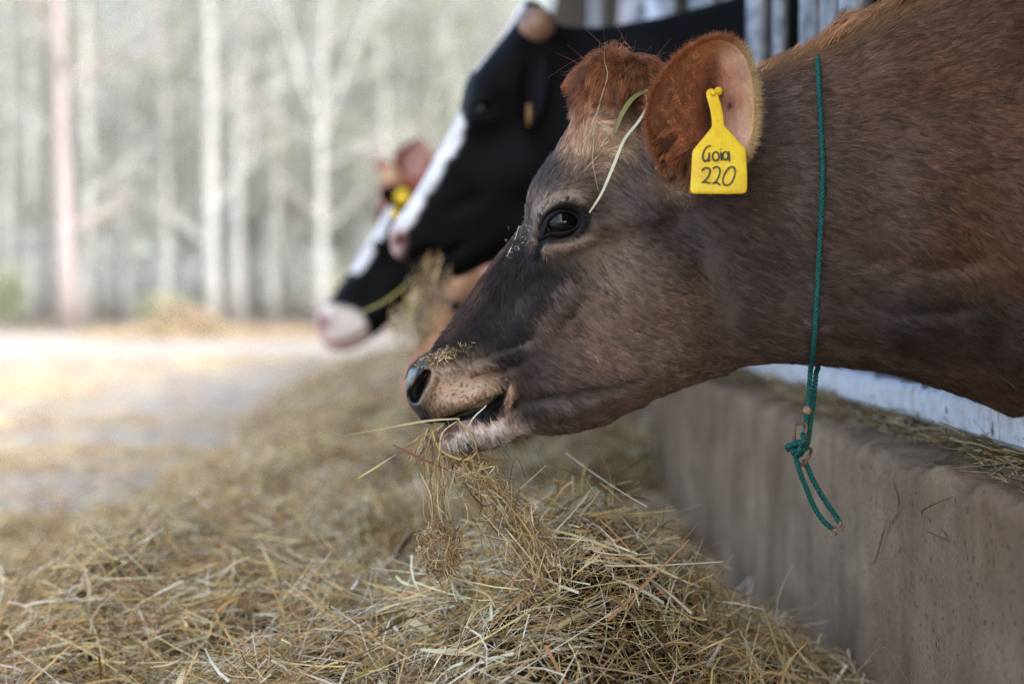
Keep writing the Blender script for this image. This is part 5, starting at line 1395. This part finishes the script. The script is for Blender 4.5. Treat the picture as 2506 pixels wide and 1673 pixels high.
lone([(962, 1088), (1010, 1112), (1060, 1134), (1098, 1150)], HY - 0.06, 0.0036, "reddish brown stem crossing the hay below the brown cow's mouth", (140, 92, 74), seed=5)
lone([(1060, 1030), (1120, 1018), (1180, 985), (1206, 974)], HY - 0.062, 0.0040, "flat golden blade held between the brown cow's lips", (196, 164, 92), seed=6)
lone([(1146, 1043), (1160, 1020), (1186, 996), (1190, 990)], HY - 0.068, 0.0018, "short white stalk at the corner of the brown cow's mouth", (226, 214, 184), seed=7)
def on_head(path, lift, W, label, col, seed, name="straw_stalk"):
    p = np.asarray(path, float); P = hero.surf(p[:, 0], p[:, 1], lift); return px_strands([P], 0, W, name, label, "straw", None, seed, [col])
on_head([(1576, 232), (1580, 262), (1560, 300), (1525, 345), (1498, 410), (1470, 475), (1440, 522)], 0.013, 0.0038, "long pale stalk lying from the poll to the brown cow's eye", (224, 214, 178), 11)
on_head([(1582, 224), (1545, 245), (1518, 285), (1502, 330)], 0.016, 0.0095, "broad olive grass blade stuck to the brown cow's poll", (138, 128, 72), 12, "grass_blade")
on_head([(1478, 120), (1476, 150), (1484, 190), (1470, 240), (1455, 300), (1450, 360), (1448, 400), (1462, 470)], 0.014, 0.0014, "thin dry stem hanging over the reddish poll tuft", (190, 172, 132), 13)
on_head([(1500, 350), (1460, 385), (1424, 425)], 0.011, 0.0014, "thin bent stem on the brown cow's forehead", (180, 156, 120), 14)
on_head([(1240, 628), (1258, 590), (1270, 552)], 0.007, 0.0018, "short pale straw on the brown cow's nose bridge beside the eye", (220, 206, 168), 15)
def crumbs():
    rr = np.random.default_rng(310); n = 420; paths = []
    c = np.concatenate([np.stack([rr.normal(1075, 26, 300), rr.normal(872, 9, 300)], 1), np.stack([rr.normal(1268, 10, 120), rr.normal(580, 22, 120)], 1)])
    c[:300, 1] -= 0.35 * (c[:300, 0] - 1075); c[300:, 0] += -0.6 * (c[300:, 1] - 580)
    a = rr.uniform(0, 6.28, n); d = np.stack([np.cos(a), np.sin(a)], 1) * rr.uniform(2, 7, (n, 1))
    A = hero.surf(c[:, 0] - d[:, 0], c[:, 1] - d[:, 1], 0.003); B = hero.surf(c[:, 0] + d[:, 0], c[:, 1] + d[:, 1], 0.004); Mi = (A + B) / 2 - np.array([0, 0.001, 0])
    ok = np.linalg.norm(A - B, axis=1) < 0.02
    px_strands([np.stack([A[i], Mi[i], B[i]]) for i in range(n) if ok[i]], 0, 0.0011, "hay_crumbs", "crumbs of hay stuck on the brown cow's nose", kind="stuff", seed=311)
crumbs()
def black_wisp():
    rr = np.random.default_rng(320); paths = []; Ys = []; Ws = []
    for k in range(270):
        t = rr.uniform(0, 1); c = np.array([1075 - 75 * t + rr.normal(0, 16 + 14 * t), 640 + 190 * t + rr.normal(0, 14)]); a = rr.normal(1.75, 0.45); L = rr.uniform(30, 95); d = np.array([math.cos(a), math.sin(a)])
        paths.append(np.array([c - d * L * .5, c + rr.normal(0, 6, 2), c + d * L * .5])); Ys.append(BY - 0.03 + rr.normal(0, 0.04)); Ws.append(rr.uniform(0.0015, 0.005))
    px_strands(paths, Ys, Ws, "hay_wisp", "mouthful of hay hanging from the black cow's lips", kind="stuff", seed=321)
    px_strands([[(985, 705), (1000, 760), (1040, 850)], [(1000, 690), (945, 735), (870, 770)]], BY - 0.07, 0.006, "hay_blade", "two long olive blades hanging from the black cow's mouthful of hay", seed=322, cols=[(160, 142, 84), (150, 140, 74)], kind="stuff")
black_wisp()
# stray straws by the kerb
def stray(P, W, label, col, seed): return px_strands([np.array(P, float)], 0, W, "straw_stalk", label, "straw", None, seed, [col])
def on_kerb(pts, dx=0.004):
    out = []
    for (x, y) in pts:
        d = FW + RT * (x - CX) / F_PX + UP * (CY - y) / F_PX; t = (KERB_X - dx) / d[0]; out.append(C0 + d * t)
    return out
stray(on_kerb([(2066, 1690), (2110, 1630), (2161, 1582), (2200, 1630), (2232, 1690)], 0.03), 0.004, "bent straw leaning on the kerb at the bottom edge of the picture", (176, 158, 112), 31)
stray(on_kerb([(2186, 1180), (2200, 1235), (2166, 1290), (2152, 1340), (2140, 1380)]), 0.0028, "crooked brown straw stuck on the kerb face right of the rope", (96, 78, 50), 32)
stray(on_kerb([(2155, 1158), (2140, 1200), (2137, 1250)]), 0.002, "thin pale straw stuck on the kerb face just right of the rope tail", (186, 166, 120), 33)
stray(on_kerb([(2330, 1215), (2256, 1250), (2276, 1275)]), 0.0022, "angled straw stuck near the kerb's upper edge at the right", (120, 98, 64), 34)
stray(on_kerb([(2268, 1300), (2312, 1318), (2316, 1308), (2300, 1290)]), 0.0022, "small curved straw low on the kerb face at the right", (92, 76, 50), 35)
